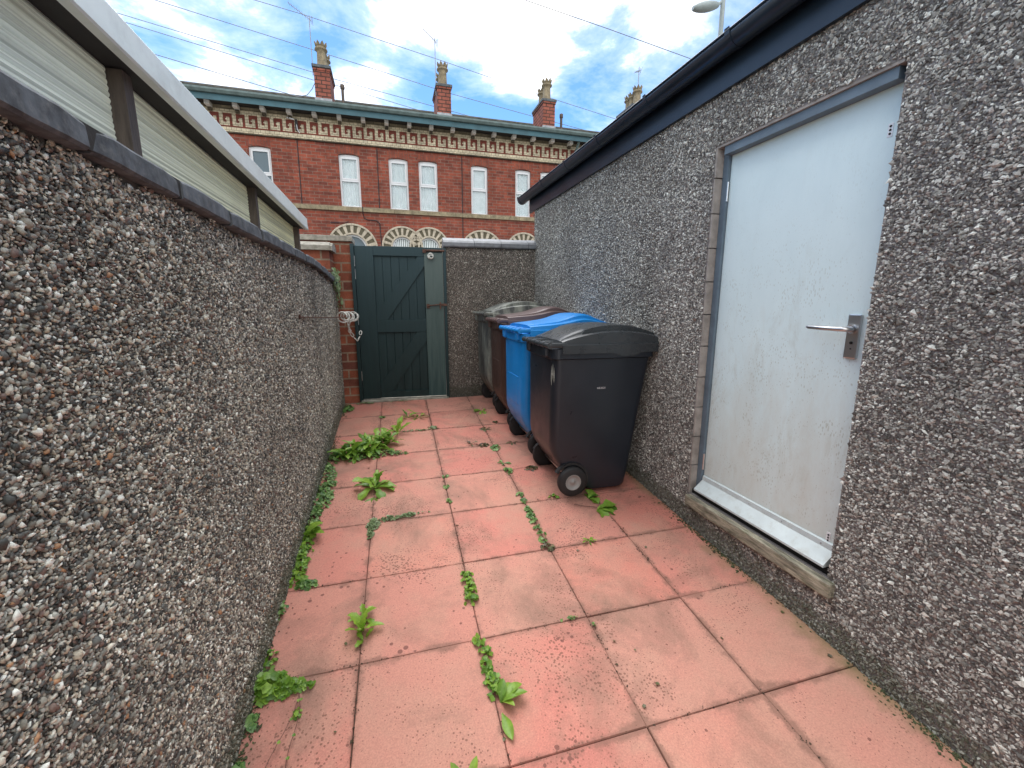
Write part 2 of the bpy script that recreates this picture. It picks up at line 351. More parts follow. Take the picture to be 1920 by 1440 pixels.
def fn(t, b):      # corrugated polycarbonate: grey bays weathering to cream
    y = posz(t)[1]
    c = ramp(t, mth(t, 'MULTIPLY', y, .2), [(.2, (.88,.94,.89)), (.45, (.92,.92,.72)), (.8, (.90,.86,.56))])
    c = mixc(t, 1., c, ramp(t, noise(t, 3, 5, .7, coord(t, scale=(1,.12,9))), [(.3, .74), (.7, 1.1)]), 'MULTIPLY')
    c = mixc(t, 1., c, ramp(t, noise(t, 4, 3, .7, coord(t, scale=(1,.02,22))), [(.38, .66), (.56, 1.12)]), 'MULTIPLY')
    c = mixc(t, ramp(t, noise(t, 2, 4, .6), [(.5, 0.), (.75, .4)]), c, (.45,.43,.32))
    link(t, c, b.inputs['Base Color'])
    tr = N(t, 'ShaderNodeBsdfTranslucent'); link(t, c, tr.inputs[0]); ms = N(t, 'ShaderNodeMixShader', i_0=.55)
    out = [n for n in t.nodes if n.type == 'OUTPUT_MATERIAL'][0]
    link(t, b.outputs[0], ms.inputs[1]); link(t, tr.outputs[0], ms.inputs[2]); link(t, ms.outputs[0], out.inputs[0])
M['polycarb'] = mat('ribbed_plastic_sheet', (.4,.4,.35), .42, 0, .5, fn)

def fn(t, b): b.inputs['Alpha'].default_value = .25
M['clear_sheet'] = mat('clear_roof_sheet', (.75,.8,.78), .3, 0, .5, fn)
def plastic(name, c, rough=.38, stain=None, amt=.5, var=.12):
    def fn(t, b):
        col = ramp(t, noise(t, 3, 6, .6), [(.3, tuple(x*(1-var) for x in c)), (.7, tuple(min(1, x*(1+var)) for x in c))])
        if stain: col = mixc(t, ramp(t, noise(t, 5, 8, .72, coord(t, scale=(2,2,.55))), [(.42, 0.), (.62, amt)]), col, stain)
        link(t, col, b.inputs['Base Color'])
        r = ramp(t, noise(t, 6, 6, .6), [(.3, rough*.75), (.7, min(1, rough*1.35))]); link(t, r, b.inputs['Roughness'])
        bump(t, b, noise(t, 300, 2, .5), .06, .002)
    return mat(name, c, rough, 0, .5, fn)
M['bin_black'] = plastic('charcoal_bin_plastic', (.013,.018,.026), .34)
M['bin_black_lid'] = plastic('charcoal_lid_plastic', (.034,.039,.043), .28)  # lighter than the body: sky reflection on the lid put into the colour
M['bin_blue'] = plastic('blue_bin_plastic', (.003,.215,.61), .36, (.04,.28,.66), .2)
M['bin_brown'] = plastic('brown_bin_plastic', (.045,.022,.018), .42, (.07,.045,.035), .5)
M['bin_brown_lid'] = plastic('brown_bin_lid_plastic', (.10,.062,.060), .34)
M['bin_grey'] = plastic('mildewed_grey_bin_plastic', (.035,.042,.045), .5, (.23,.26,.23), .85)
M['bin_grey_lid'] = plastic('lichened_grey_bin_lid', (.055,.06,.06), .5, (.40,.42,.36), .65)
M['print'] = mat('white_print', (.5,.5,.52), .6)
M['print_dim'] = simple('worn_grey_print', (.20,.21,.19), .6, var=.6, sc_=60)
def leafmat(name, a, b_):
    def fn(t, b):
        g = N(t, 'ShaderNodeNewGeometry')
        c = mixc(t, g.outputs['Random Per Island'], a, b_)
        c = mixc(t, 1., c, ramp(t, noise(t, 60, 3, .6), [(.3, .8), (.7, 1.2)]), 'MULTIPLY')
        link(t, c, b.inputs['Base Color'])
        b.inputs['Subsurface Weight'].default_value = .0
        # thin leaf: let some light through
        tr = N(t, 'ShaderNodeBsdfTranslucent'); link(t, c, tr.inputs[0]); ms = N(t, 'ShaderNodeMixShader', i_0=.3)
        out = [n for n in t.nodes if n.type == 'OUTPUT_MATERIAL'][0]
        link(t, b.outputs[0], ms.inputs[1]); link(t, tr.outputs[0], ms.inputs[2]); link(t, ms.outputs[0], out.inputs[0])
    return mat(name, a, .42, 0, .5, fn)
M['leaf'] = leafmat('fresh_green_leaf', (.08,.20,.02), (.28,.46,.06))
M['leaf_lime'] = leafmat('lime_leaf', (.18,.34,.03), (.30,.48,.06))
M['leaf_creeper'] = leafmat('creeper_leaf', (.05,.15,.03), (.28,.44,.14))
M['leaf_pale'] = leafmat('pale_creeper_leaf', (.16,.24,.10), (.30,.38,.20))
M['leaf_dry'] = leafmat('withered_leaf', (.07,.05,.03), (.16,.17,.07))
M['stem'] = mat('reddish_stem', (.13,.06,.045), .6)

# ------------------------------------------------------------------ geometry of the yard
TA, TB = .0876, .009
def fz(x, y): return TA*y+TB*x
def XL(y): return -.5597-.0141*y
def XR(y): return 1.7742-.0232*y
def GYp(x): return 5.1388-.0489*x

# ground: one sheet to the horizon, following the yard's slope and then level
g = MB(); ys = [-300, -1.2, 5.3, 300]; xs = [-300, 300]
def gz(y): return fz(0, min(max(y, -1.2), 5.3))-.045
g.add([(x, y, gz(y)) for y in ys for x in xs], [(0,1,3,2),(2,3,5,4),(4,5,7,6)])
tag(g.build('ground', M['earth']), kind='structure')
road = MB(); road.box(-60, 60, 7.0, 11.9, .40, .431)
tag(road.build('road', M['asphalt']), kind='structure')
pv = MB(); pv.box(-60, 60, 12.0, 13.9, .40, .53)
tag(pv.build('pavement', M['concrete']), kind='structure')
# paving slabs with open joints over a dirt bed
rnd = random.Random(5)
p = MB(); GX = [-.715,-.215,.285,.785,1.285,1.785]
for j in range(-4, 9):
    for i in range(5):
        x0, x1 = GX[i], GX[i+1]; y0 = 1.08+.5*(j-1); y1 = y0+.5
        if j == 8: y1 = min(y1, 5.075)
        if i == 0: x0 = XL(y0)-.004
        gp = rnd.uniform(.0005, .0017)
        hz = rnd.uniform(-.0015, .0015); tx, ty = rnd.uniform(-.003,.003), rnd.uniform(-.003,.003)
        jx, jy = rnd.uniform(-.0015,.0015), rnd.uniform(-.0015,.0015)
        b = .004; xc, yc = (x0+x1)/2, (y0+y1)/2
        def q(x, y, dz): return (x+jx, y+jy, fz(x, y)+hz+tx*(x-xc)+ty*(y-yc)+dz)
        X0, X1, Y0, Y1 = x0+gp, x1-gp, y0+gp, y1-gp
        n = 6; ring = []
        def edgepts(ax, bx, k):
            return [(ax[0]+(bx[0]-ax[0])*s/k, ax[1]+(bx[1]-ax[1])*s/k) for s in range(k)]
        cs = [(X0,Y0),(X1,Y0),(X1,Y1),(X0,Y1)]; out = []
        for a in range(4): out += edgepts(cs[a], cs[(a+1)%4], n)
        inn = []
        for (x, y) in out:
            w = b*.6+rnd.uniform(-.0010, .0014)
            dx = (xc-x); dy = (yc-y)
            inn.append((x+w*(1 if x == X0 else -1 if x == X1 else 0), y+w*(1 if abs(y-Y0) < 1e-9 else -1 if abs(y-Y1) < 1e-9 else 0)))
        k = len(out)
        vs = [q(x, y, 0) for x, y in inn]+[q(x, y, -.004) for x, y in out]+[q(x, y, -.04) for x, y in out]
        fs = [tuple(range(k))]+[(a, k+a, k+(a+1)%k, (a+1)%k) for a in range(k)]+[(k+a, 2*k+a, 2*k+(a+1)%k, k+(a+1)%k) for a in range(k)]
        p.add(vs, fs)
bx0, bx1 = -.75, 1.8
p.add([(bx0,-1.0,fz(bx0,-1.0)-.012),(bx1,-1.0,fz(bx1,-1.0)-.012),(bx1,5.08,fz(bx1,5.08)-.012),(bx0,5.08,fz(bx0,5.08)-.012)], [(0,1,2,3)], 1)
tag(p.build('paving', [M['paving'], M['joint']]), kind='structure')

# ------------------------------------------------------------------ pebbledash
def ico():
    t = (1+5**.5)/2
    v = np.array([(-1,t,0),(1,t,0),(-1,-t,0),(1,-t,0),(0,-1,t),(0,1,t),(0,-1,-t),(0,1,-t),(t,0,-1),(t,0,1),(-t,0,-1),(-t,0,1)], float); v /= np.linalg.norm(v[0])
    f = np.array([(0,11,5),(0,5,1),(0,1,7),(0,7,10),(0,10,11),(1,5,9),(5,11,4),(11,10,2),(10,7,6),(7,1,8),(3,9,4),(3,4,2),(3,2,6),(3,6,8),(3,8,9),(4,9,5),(2,4,11),(6,2,10),(8,6,7),(9,8,1)])
    return v, f
def octa():
    v = np.array([(1,0,0),(-1,0,0),(0,1,0),(0,-1,0),(0,0,1),(0,0,-1)], float)
    f = np.array([(0,2,4),(2,1,4),(1,3,4),(3,0,4),(2,0,5),(1,2,5),(3,1,5),(0,3,5)]); return v, f
def pebbles(name, P, U, V, Nn, size, flat, tmpl, m, parent, seed, smooth, tilt=.5, jit=.22):
    """P: n x 3 centres on the wall face; U, V, Nn wall axes"""
    rg = np.random.default_rng(seed); n = len(P); tv, tf = tmpl
    s = size*np.exp(rg.normal(0, .30, n)); s = np.clip(s, size*.5, size*2.3)
    el = rg.uniform(.5, 1.0, n); th = s*flat*rg.uniform(.6, 1.3, n)
    loc = tv[None]*(1+rg.normal(0, jit, (n, len(tv), 1)))
    loc = loc*np.stack([s, s*el, th], 1)[:, None, :]
    a = rg.uniform(0, 2*np.pi, n); tx = rg.normal(0, tilt, n); ty = rg.normal(0, tilt, n)
    def rot(v, i, j, ang):
        c, si = np.cos(ang)[:, None], np.sin(ang)[:, None]; vi, vj = v[..., i].copy(), v[..., j].copy()
        v[..., i] = vi*c-vj*si; v[..., j] = vi*si+vj*c
    rot(loc, 0, 1, a); rot(loc, 1, 2, tx); rot(loc, 0, 2, ty)
    B = np.stack([U, V, Nn]); w = loc@B+P[:, None, :]+(th*rg.uniform(-.1, .7, n))[:, None, None]*Nn
    verts = w.reshape(-1, 3).astype(np.float32); k = len(tv)
    faces = (tf[None]+(np.arange(n)*k)[:, None, None]).reshape(-1, 3).astype(np.int32)
    me = bpy.data.meshes.new(name); me.vertices.add(len(verts)); me.vertices.foreach_set('co', verts.ravel())
    me.loops.add(faces.size); me.loops.foreach_set('vertex_index', faces.ravel())
    me.polygons.add(len(faces)); me.polygons.foreach_set('loop_start', np.arange(0, faces.size, 3, dtype=np.int32))
    me.polygons.foreach_set('use_smooth', np.full(len(faces), smooth)); me.update(calc_edges=True)
    me.materials.append(m); o = bpy.data.objects.new(name, me); COL.objects.link(o)
    if parent: o.parent = parent
    return o
def spread(u0, u1, v0, v1, sp, seed):
    rg = np.random.default_rng(seed); nu, nv = int((u1-u0)/sp), int((v1-v0)/sp)
    gu, gv = np.meshgrid(np.arange(nu), np.arange(nv)); gu = gu+(gv % 2)*.5
    u = u0+(gu+rg.uniform(-.42, .42, gu.shape))*sp; v = v0+(gv+rg.uniform(-.42, .42, gv.shape))*sp
    return u.ravel(), v.ravel()

# ------------------------------------------------------------------ left boundary wall
def ctop(y): return -max(0, y-3.5)*.045+.006*math.sin(y*2.1)
lw = empty('boundary_wall', (XL(2)-.11, 2, 0), 'long pebbledashed boundary wall on the left with dark slate coping', 'wall')
inv = Matrix.Translation((-lw.location.x, -lw.location.y, 0))
def Lbox(mb, y0, y1, z0, z1, o0, o1, n=1, mi=0, zf=None):
    for k in range(n):
        a, b = y0+(y1-y0)*k/n, y0+(y1-y0)*(k+1)/n
        za = zf(a) if zf else 0; zb = zf(b) if zf else 0
        vs = [(XL(a)+o0,a,z0+za),(XL(a)+o1,a,z0+za),(XL(b)+o0,b,z0+zb),(XL(b)+o1,b,z0+zb),(XL(a)+o0,a,z1+za),(XL(a)+o1,a,z1+za),(XL(b)+o0,b,z1+zb),(XL(b)+o1,b,z1+zb)]
        mb.add([inv@Vector(v) for v in vs], [(0,2,3,1),(4,5,7,6),(0,1,5,4),(2,6,7,3),(0,4,6,2),(1,3,7,5)], mi)
mb = MB(); Lbox(mb, -2, 5.12, -.3, 1.857, -.22, 0, 16, zf=ctop); mb.build('masonry', M['mortar_dark'], lw)
u, v = spread(.30, 2.2, .0, 1.86, .0060, 1); u2_, v2_ = spread(2.2, 5.12, .1, 1.86, .0072, 2)
def lpts(u, v):
    k = (v > fz(-.6, 0)+TA*u-.02) & (v < 1.848-.022*np.abs(np.sin(u*9.1)*np.sin(u*23.7+1))+np.array([ctop(a) for a in u])); u, v = u[k], v[k]
    bulge = .003*np.sin(u*3.1+v*2)+.002*np.sin(v*7+u)
    return np.stack([XL(u)+.002+bulge*.4-lw.location.x, u-2, v], 1)
UL = np.array([-.0141, 1., 0]); VL = np.array([0, 0, 1.]); NL = np.array([1., .0141, 0])
pebbles('pebbledash', lpts(u, v), UL, VL, NL, .0046, .50, ico(), M['pebble'], lw, 3, True, tilt=.6, jit=.26)
pebbles('pebbledash', lpts(u2_, v2_), UL, VL, NL, .0054, .50, octa(), M['pebble'], lw, 4, True)
cj = [-1.2,-.83,-.46,-.09,.29,.68,1.045,1.408,1.779,2.179,2.515,2.87,3.23,3.585,3.95,4.31,4.67,5.02]
rnd = random.Random(9)
for a, b in zip(cj[:-1], cj[1:]):
    mb = MB(); n = 5; dz = rnd.uniform(-.004,.004); do = rnd.uniform(-.004,.004)
    prof = [(-.10,.064),(-.02,.062),(.016,.055),(.026,.050),(.030,.044),(.032,.002),(.026,-.004),(-.10,-.006)]
    a2, b2 = a+.009, b-.013; rows = []
    for k in range(n+1):
        y = a2+(b2-a2)*k/n; ww = rnd.uniform(-.0025,.0025); e = -.005 if k in (0, n) else 0
        rows.append([inv@Vector((XL(y)+px_*1.0+(.008 if px_ > 0 else 0)+do+e+(ww if px_ > 0 else 0), y, 1.851+pz+dz+ctop(y)+(e if pz > .03 else -e*.3))) for px_, pz in prof])
    m_ = len(prof); vs = sum(rows, [])
    mb.add(vs, [(k*m_+i, k*m_+(i+1)%m_, (k+1)*m_+(i+1)%m_, (k+1)*m_+i) for k in range(n) for i in range(m_)])
    mb.add(rows[0], [tuple(range(m_))]); mb.add(rows[-1], [tuple(range(m_))[::-1]])
    mb.build('coping_stone', M['slate'], lw)
mb = MB(); Lbox(mb, -2, 5.05, 1.850, 1.896, -.19, .029, 16, zf=ctop); mb.build('mortar_bed', M['soot'], lw)

# ------------------------------------------------------------------ neighbour's canopy
cn = empty('lean_to_canopy', (XL(2)-.25, 2, 1.5), 'neighbour\'s lean-to of ribbed plastic sheets with a pale fascia above the left wall', 'lean-to')
invc = Matrix.Translation(-Vector(cn.location))
def fb(y): return 2.297-.011*y
def LP(y, off, z): return invc@Vector((XL(y)+off, y, z))
for a, b in ((-1.0, .28), (.33, 1.70), (1.75, 3.03), (3.075, 4.30)):
    mb = MB(); rows = []; nz = 260
    for k in range(nz+1):
        z = 1.62+(fb(3)+.03-1.62)*k/nz; ph = (z/.0175)%1; d = .0045*(abs(math.sin(math.pi*ph)))**.7*(.5+.5*abs(math.sin(int(z/.0175)*2.7)))
        rows.append((LP(a, -.235+d, z), LP(b, -.235+d, z)))
    mb.add([q for r_ in rows for q in r_], [(2*k, 2*k+1, 2*k+3, 2*k+2) for k in range(nz)]); 
    mb.build('ribbed_sheet', M['polycarb'], cn)
for y0, y1 in ((.28,.33), (1.70,1.75), (3.03,3.075), (4.30,4.345)):
    mb = MB(); vs = [LP(y,o,z) for z in (1.3, 2.27) for y in (y0,y1) for o in (-.232,-.190)]
    mb.add(vs, [(0,2,3,1),(4,5,7,6),(0,1,5,4),(2,6,7,3),(0,4,6,2),(1,3,7,5)]); mb.build('post', M['timber_brown'], cn)
def Cprof(name, prof, m, y0=-1.0, y1=4.42):
    mb = MB(); vs = [LP(y, o, fb(y)+z) for y in (y0, y1) for o, z in prof]; n = len(prof)
    mb.add(vs, [(i, (i+1)%n, n+(i+1)%n, n+i) for i in range(n)]+[tuple(range(n)), tuple(range(n,2*n))[::-1]])
    return mb.build(name, m, cn)
Cprof('fascia', [(-.158,-.012),(-.131,-.012),(-.126,-.006),(-.126,.018),(-.130,.021),(-.130,.083),(-.135,.090),(-.158,.090)], M['fascia_pale'])
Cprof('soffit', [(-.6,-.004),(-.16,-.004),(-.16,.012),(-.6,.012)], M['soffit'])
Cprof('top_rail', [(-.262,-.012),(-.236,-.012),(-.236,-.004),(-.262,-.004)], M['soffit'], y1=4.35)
Cprof('roof', [(-2.4,.14),(-.16,.07),(-.16,.092),(-2.4,.16)], M['clear_sheet'])

# ------------------------------------------------------------------ brick pier and neighbour's brick wall
pr = empty('brick_pier', (-.70, 5.3, .42), 'orange red brick pier on the hinge side of the gate under a flat concrete cap', 'pier')
mb = MB(); mb.box(-.33, .247, -.13, .16, -.1, 1.828); mb.build('brickwork', M['brick_pier'], pr)
mb = MB(); mb.bev(-.36, .262, -.165, .19, 1.828, 1.885, .006); mb.build('cap', M['concrete'], pr)
bw_ = empty('brick_wall', (-1.0, 4.98, .42), 'stub of brick wall behind the boundary wall with a rounded concrete cap', 'wall')
mb = MB(); mb.box(-1.6, .36, -.145, .135, -.1, 1.69); mb.build('brickwork', M['brick_pier'], bw_)
mb = MB(); prof = [(-.19,0),(.15,0),(.15,.055),(.06,.085),(-.12,.085),(-.19,.045)]
mb.prism(prof, (-1.6,0,1.69), (.37,0,1.69), (0,1,0), (0,0,1)); mb.prism([(a*.92, b*.92) for a, b in prof], (.37,0,1.692), (.395,0,1.688), (0,1,0), (0,0,1)); mb.build('cap', M['concrete'], bw_)

# ------------------------------------------------------------------ far wall right of the gate
fwl = empty('pebbledashed_wall', (1.13, 5.22, .45), 'short pebbledashed wall between gate and garage with blue black coping', 'wall', rz=-math.atan(.0489))
mb = MB(); mb.box(-.56, .56, -.118, .11, -.2, 1.775); mb.build('masonry', M['mortar_dark'], fwl)
u, v = spread(-.565, .555, -.02, 1.775, .0082, 11)
pebbles('pebbledash', np.stack([u, np.full_like(u, -.119), v], 1), np.array([1.,0,0]), np.array([0,0,1.]), np.array([0,-1.,0]), .0056, .55, octa(), M['chip_far'], fwl, 12, True)
u, v = spread(-.12, .1, -.02, 1.775, .0088, 13)
pebbles('pebbledash', np.stack([np.full_like(u, -.562), u, v], 1), np.array([0,1.,0]), np.array([0,0,1.]), np.array([-1.,0,0]), .006, .55, octa(), M['chip_far'], fwl, 14, True)
fj = [-.575,-.215,.105,.435,.555]; rnd = random.Random(3)
for a, b in zip(fj[:-1], fj[1:]):
    mb = MB(); prof = [(-.155,0),(-.163,.012),(-.163,.050),(-.135,.075),(-.02,.118),(.13,.060),(.13,0)]; dz = rnd.uniform(-.003,.003)
    mb.prism(prof, (a+.002,0,1.772+dz), (b-.002,0,1.772+dz), (0,1,0), (0,0,1)); mb.build('coping_stone', M['slate_light'], fwl)

# ------------------------------------------------------------------ gate
GA = -math.atan(.0489)
gt = empty('garden_gate', (.056, GYp(.056), .46), 'tall dark green braced timber gate closed across the end of the yard', 'gate', rz=GA)
# local: x along gate, y depth (front negative), z up from the threshold
def gb(name, boxes, m, y0, y1, b=.003, par=None):
    mb = MB()
    for x0, x1, z0, z1 in boxes: mb.bev(x0-.056, x1-.056, y0, y1, z0-.46, z1-.46, b)
    return mb.build(name, m, par or gt)
gb('gate_post', [(-.462,-.425,.42,2.222)], M['gate'], -.05, .06); gb('gate_post', [(.545,.578,.42,2.20)], M['gate'], -.035, .06)
for k in range(6):
    x0 = -.225+k*.0925; gb('board', [(x0, x0+.0905, .50, 2.15)], M['gate'], .004, .022, .004)
gb('back_board', [(-.40,.53,.49,2.19)], M['gate'], .0225, .034)  # added backing sheet that stops light showing through the board gaps
gb('stile', [(-.422,-.224,.475,2.205)], M['gate'], -.022, .022)
gb('stile', [(.331,.540,.482,2.15)], M['gate_pale'], -.026, .022)
gb('rail', [(-.2235,.331,2.105,2.207)], M['gate'], -.022, .022); gb('rail', [(.3315,.538,2.152,2.204)], M['gate'], -.024, .022)
gb('rail', [(-.2235,.3305,1.252,1.392)], M['gate'], -.021, .0035); gb('rail', [(-.2235,.3305,.480,.553)], M['gate'], -.021, .0035)
def brace(pts):
    mb = MB(); n = len(pts); vs = [(x-.056, y, z-.46) for y in (-.018, .0032) for x, z in pts]
    mb.add(vs, [tuple(range(n)), tuple(range(n,2*n))[::-1]]+[(i,(i+1)%n,n+(i+1)%n,n+i) for i in range(n)]); mb.build('brace', M['gate'], gt)
brace([(-.2225,1.393),(-.105,1.393),(.3295,2.0),(.3295,2.104),(.262,2.104),(-.2225,1.475)])
brace([(-.2225,.554),(-.098,.554),(.3295,1.150),(.3295,1.251),(.225,1.251),(-.2225,.640)])
for z in (2.04, 1.90, 1.395, .75):
    mb = MB(); mb.tube([(-.481,-.028,z-.46-.055),(-.481,-.028,z-.46+.055)], .0045, 6); mb.build('hinge_pin', M['steel'], gt)
mb = MB(); mb.bev(.26,.30,-.045,-.028,1.685,1.725,.002); mb.bev(.30,.50,-.043,-.027,1.700,1.722,.002); mb.tube([(.29,-.047,1.712),(.505,-.047,1.712)], .007, 6)
bt = mb.build('bolt', M['rust'], gt)
mb = MB(); c0 = Vector((.347,-.062,1.648)); pts = [c0+Vector((.028*math.cos(a), .006*math.sin(3*a), .028*math.sin(a))) for a in np.linspace(0, 2*math.pi, 20)]
mb.tube(pts, .009, 8); pts = [c0+Vector((.018*math.cos(a)+.006, -.01, .018*math.sin(a)-.008)) for a in np.linspace(.5, 5.5, 14)]; mb.tube(pts, .007, 8)
mb.build('rope_ring', M['chain_white'], bt)
mb = MB(); mb.bev(.285,.32,-.04,-.0265,1.065,1.115,.002); mb.tube([(.30,-.045,1.093),(.44,-.045,1.108)], .007, 8)
mb.bev(.435,.45,-.052,-.0265,1.058,1.135,.002); mb.bev(.45,.52,-.045,-.037,1.092,1.118,.002); mb.build('latch', M['rust'], gt)
ts = empty('threshold_step', (.056, GYp(.056)+.02, .43), 'worn concrete step under the green gate', 'step', rz=GA)
mb = MB(); mb.bev(-.50, .51, -.085, .16, -.12, .035, .008); mb.build('slab', M['concrete'], ts)

# rusty rod and chain
A_, B_ = Vector((-.598, 2.95, 1.491)), Vector((-.44, 5.10, 1.441))
mb = MB(); pts = [A_+(B_-A_)*t+Vector((0,0,-.01*math.sin(math.pi*t))) for t in np.linspace(0,1,12)]; mb.tube(pts, .0045, 6); mb.bev(A_.x-.012, A_.x+.012, A_.y-.012, A_.y+.012, A_.z-.015, A_.z+.015, .002)
tag(mb.build('tie_rod', M['rust']), 'thin rusty rod running along the left wall to the gate post', 'rod')
mb = MB(); rnd = random.Random(4)
def link_(c, dirv, L=.03, w=.011, r=.0048, rollv=0):
    d = Vector(dirv).normalized(); a = d.cross(Vector((.3,.2,1))).normalized(); a = Matrix.Rotation(rollv, 3, d)@a
    pts = []
    for k in range(17):
        t = 2*math.pi*k/16; pts.append(Vector(c)+d*(math.cos(t)*L)+a*(math.sin(t)*w*1.25))
    mb.tube(pts, r, 6)
# coiled round the rod, then hanging in two loose ends
path = []
for k in range(120):
    f = k/119; t = .60+.36*f; c = A_+(B_-A_)*t; a = f*2*math.pi*8.5; rr_ = .040+.012*math.sin(f*19)
    path.append(c+Vector((rr_*math.cos(a)+.012, 0, rr_*math.sin(a)-.008)))
mb.tube(path, .0065, 7)
c = A_+(B_-A_)*.76+Vector((-.02,0,0))
hang = [c+Vector((.03,0,-.04)), c+Vector((.02,.0,-.10)), c+Vector((.03,.02,-.16)), c+Vector((.06,.05,-.22)), c+Vector((.09,.08,-.26)), c+Vector((.115,.14,-.21)), c+Vector((.12,.2,-.15))]
for k in range(len(hang)-1): link_((hang[k]+hang[k+1])/2, hang[k+1]-hang[k], .030, .010, .0045, k*1.2)
c = A_+(B_-A_)*.70
hang = [c+Vector((.03,0,-.03)), c+Vector((.025,.01,-.08)), c+Vector((.02,.04,-.13)), c+Vector((.03,.10,-.17))]
for k in range(len(hang)-1): link_((hang[k]+hang[k+1])/2, hang[k+1]-hang[k], .030, .011, .0048, k*1.2)
tag(mb.build('chain', M['chain_white']), 'weathered white chain wound round the rusty rod beside the gate', 'chain')

# ------------------------------------------------------------------ garage on the right
ga = empty('garage', (3.3, 2.2, 0), 'single storey pebbledashed garage on the right with black gutter and white door', 'garage')
gi = -Vector(ga.location)
def RP(y, off, z): return Vector((XR(y)+off, y, z))+gi
def Rbox(mb, y0, y1, z0, z1, o0, o1, mi=0):
    vs = [RP(y,o,z) for z in (z0,z1) for y in (y0,y1) for o in (o0,o1)]
    mb.add(vs, [(0,2,3,1),(4,5,7,6),(0,1,5,4),(2,6,7,3),(0,4,6,2),(1,3,7,5)], mi); return mb
DY0, DY1, DZ0, DZ1 = 1.232, 2.130, .405, 2.412
mb = MB(); W = .12
Rbox(mb, -2.5, DY0, -.4, 2.70, 0, W); Rbox(mb, DY1, 5.11, -.4, 2.70, 0, W); Rbox(mb, DY0, DY1, DZ1, 2.70, 0, W); Rbox(mb, DY0, DY1, -.4, DZ0, 0, W)
Rbox(mb, 5.0, 5.11, -.4, 2.70, W, 3.2); Rbox(mb, -2.5, -2.39, -.4, 2.7, W, 3.2); Rbox(mb, -2.39, 5.0, -.4, 3.2, 3.1, 3.2)
mb.build('masonry', M['mortar_grey'], ga)
mb = MB()        # cement reveals round the door, with block joints
for k in range(11):
    z0 = DZ0+k*.185; z1 = min(z0+.178, DZ1)
    if z1-z0 > .02: Rbox(mb, DY1-.012+.002*(k%2), DY1+.004, z0, z1, .001, .10)
Rbox(mb, DY0-.002, DY0+.003, DZ0, DZ1, .006, .10); Rbox(mb, DY0+.01, DY1-.012, DZ1-.012, DZ1+.002, .001, .10)
mb.build('reveal', M['render'], ga)
u, v = spread(.15, 5.12, -.02, 2.70, .0084, 21)
k = (v > TA*u+.009*1.7-.01) & ~((u > DY0-.002) & (u < DY1+.003) & (v > DZ0-.01) & (v < DZ1+.002)); u, v = u[k], v[k]
UR = np.array([-.0232, 1., 0]); NR = np.array([-1., -.0232, 0])
pts_ = np.stack([XR(u)-.0015+gi.x, u+gi.y, v], 1)
nr = u < 2.6
pebbles('pebbledash', pts_[nr], UR, VL, NR, .0064, .42, octa(), M['chip'], ga, 22, False, tilt=.38)
pebbles('pebbledash', pts_[~nr], UR, VL, NR, .0064, .42, octa(), M['chip'], ga, 23, True, tilt=.38)
# door frame, leaf, hardware
df = Rbox(MB(), DY1-.050, DY1-.013, .43, 2.400, .045, .10); Rbox(df, DY0+.0035, DY0+.030, .43, 2.400, .045, .10); Rbox(df, DY0+.0305, DY1-.0505, 2.358, 2.400, .012, .0615)
df.build('door_frame', M['frame_grey'], ga)
door = Rbox(MB(), DY0+.033, DY1-.053, .455, 2.3695, .062, .097).build('door', M['door_white'], ga)
def RR(y, off, z): return RP(y, off, z)
mb = MB(); 
def rbev(mb, y0, y1, z0, z1, o0, o1, b=.003, mi=0):
    Mx = Matrix(((1,-.0232,0,XR(0)+gi.x),(0,1,0,gi.y),(0,0,1,gi.z),(0,0,0,1))); return mb.bev(o0, o1, y0, y1, z0, z1, b, mi, Mx)
rbev(mb, 1.292, 1.342, 1.350, 1.530, .050, .0615, .004)
mb.tube([RR(1.318,.05,1.470), RR(1.318,.012,1.470), RR(1.330,.004,1.470), RR(1.36,.002,1.470), RR(1.47,.004,1.472), RR(1.482,.006,1.472)], [.0125,.011,.0105,.010,.009,.004], 12)
mb.lathe([(.018,-.002),(.018,.006),(.012,.008)], RR(1.318,.046,1.470), 16, 0, 'X')
h = mb.build('handle', M['steel'], door)
mb = MB(); mb.lathe([(.0,-.004),(.006,-.004),(.006,.003)], RR(1.316,.0495,1.415), 12, 0, 'X'); mb.lathe([(.0,-.001),(.003,-.001),(.003,.003)], RR(1.316,.0495,1.390), 10, 0, 'X'); mb.build('keyhole', M['dark'], door)
for z in (2.175, .62):
    mb = MB(); mb.tube([RR(DY1-.0515,.052,z-.05), RR(DY1-.0515,.052,z+.05)], .0055, 8); mb.build('hinge', M['steel'], door)
for yy, zz in ((1.297, 2.207), (1.299, .551)):
    mb = MB(); rbev(mb, yy-.009, yy+.009, zz-.024, zz+.024, .0605, .0622, .0008)
    for s in (-1, 0, 1): mb.lathe([(0,-.0012),(.0042,-.0012),(.0042,.001)], RR(yy,.0602,zz+s*.013), 8, 1, 'X')
    mb.build('screw_patch', [M['white_pvc'], M['dark']], door)
mb = MB(); prof = [(.0610,.085),(.052,.080),(.050,.055),(-.006,.004),(-.006,-.006),(.0610,-.006)]
mb.prism(prof, RR(1.255,0,.448), RR(DY1-.056,0,.448), (1,0,0), (0,0,1)); mb.build('drip_bar', M['drip'], door)
for y in (1.32, 1.52, 1.72, 1.92):
    mb = MB(); mb.lathe([(0,-.001),(.004,-.001),(.004,.004)], RR(y,.0505,.515), 8, 0, 'X'); mb.build('screw', M['lead'], door)
mb = MB(); rbev(mb, DY0-.035, DY1-.018, .335, .402, -.036, .10, .007); mb.build('door_sill', M['timber'], ga)
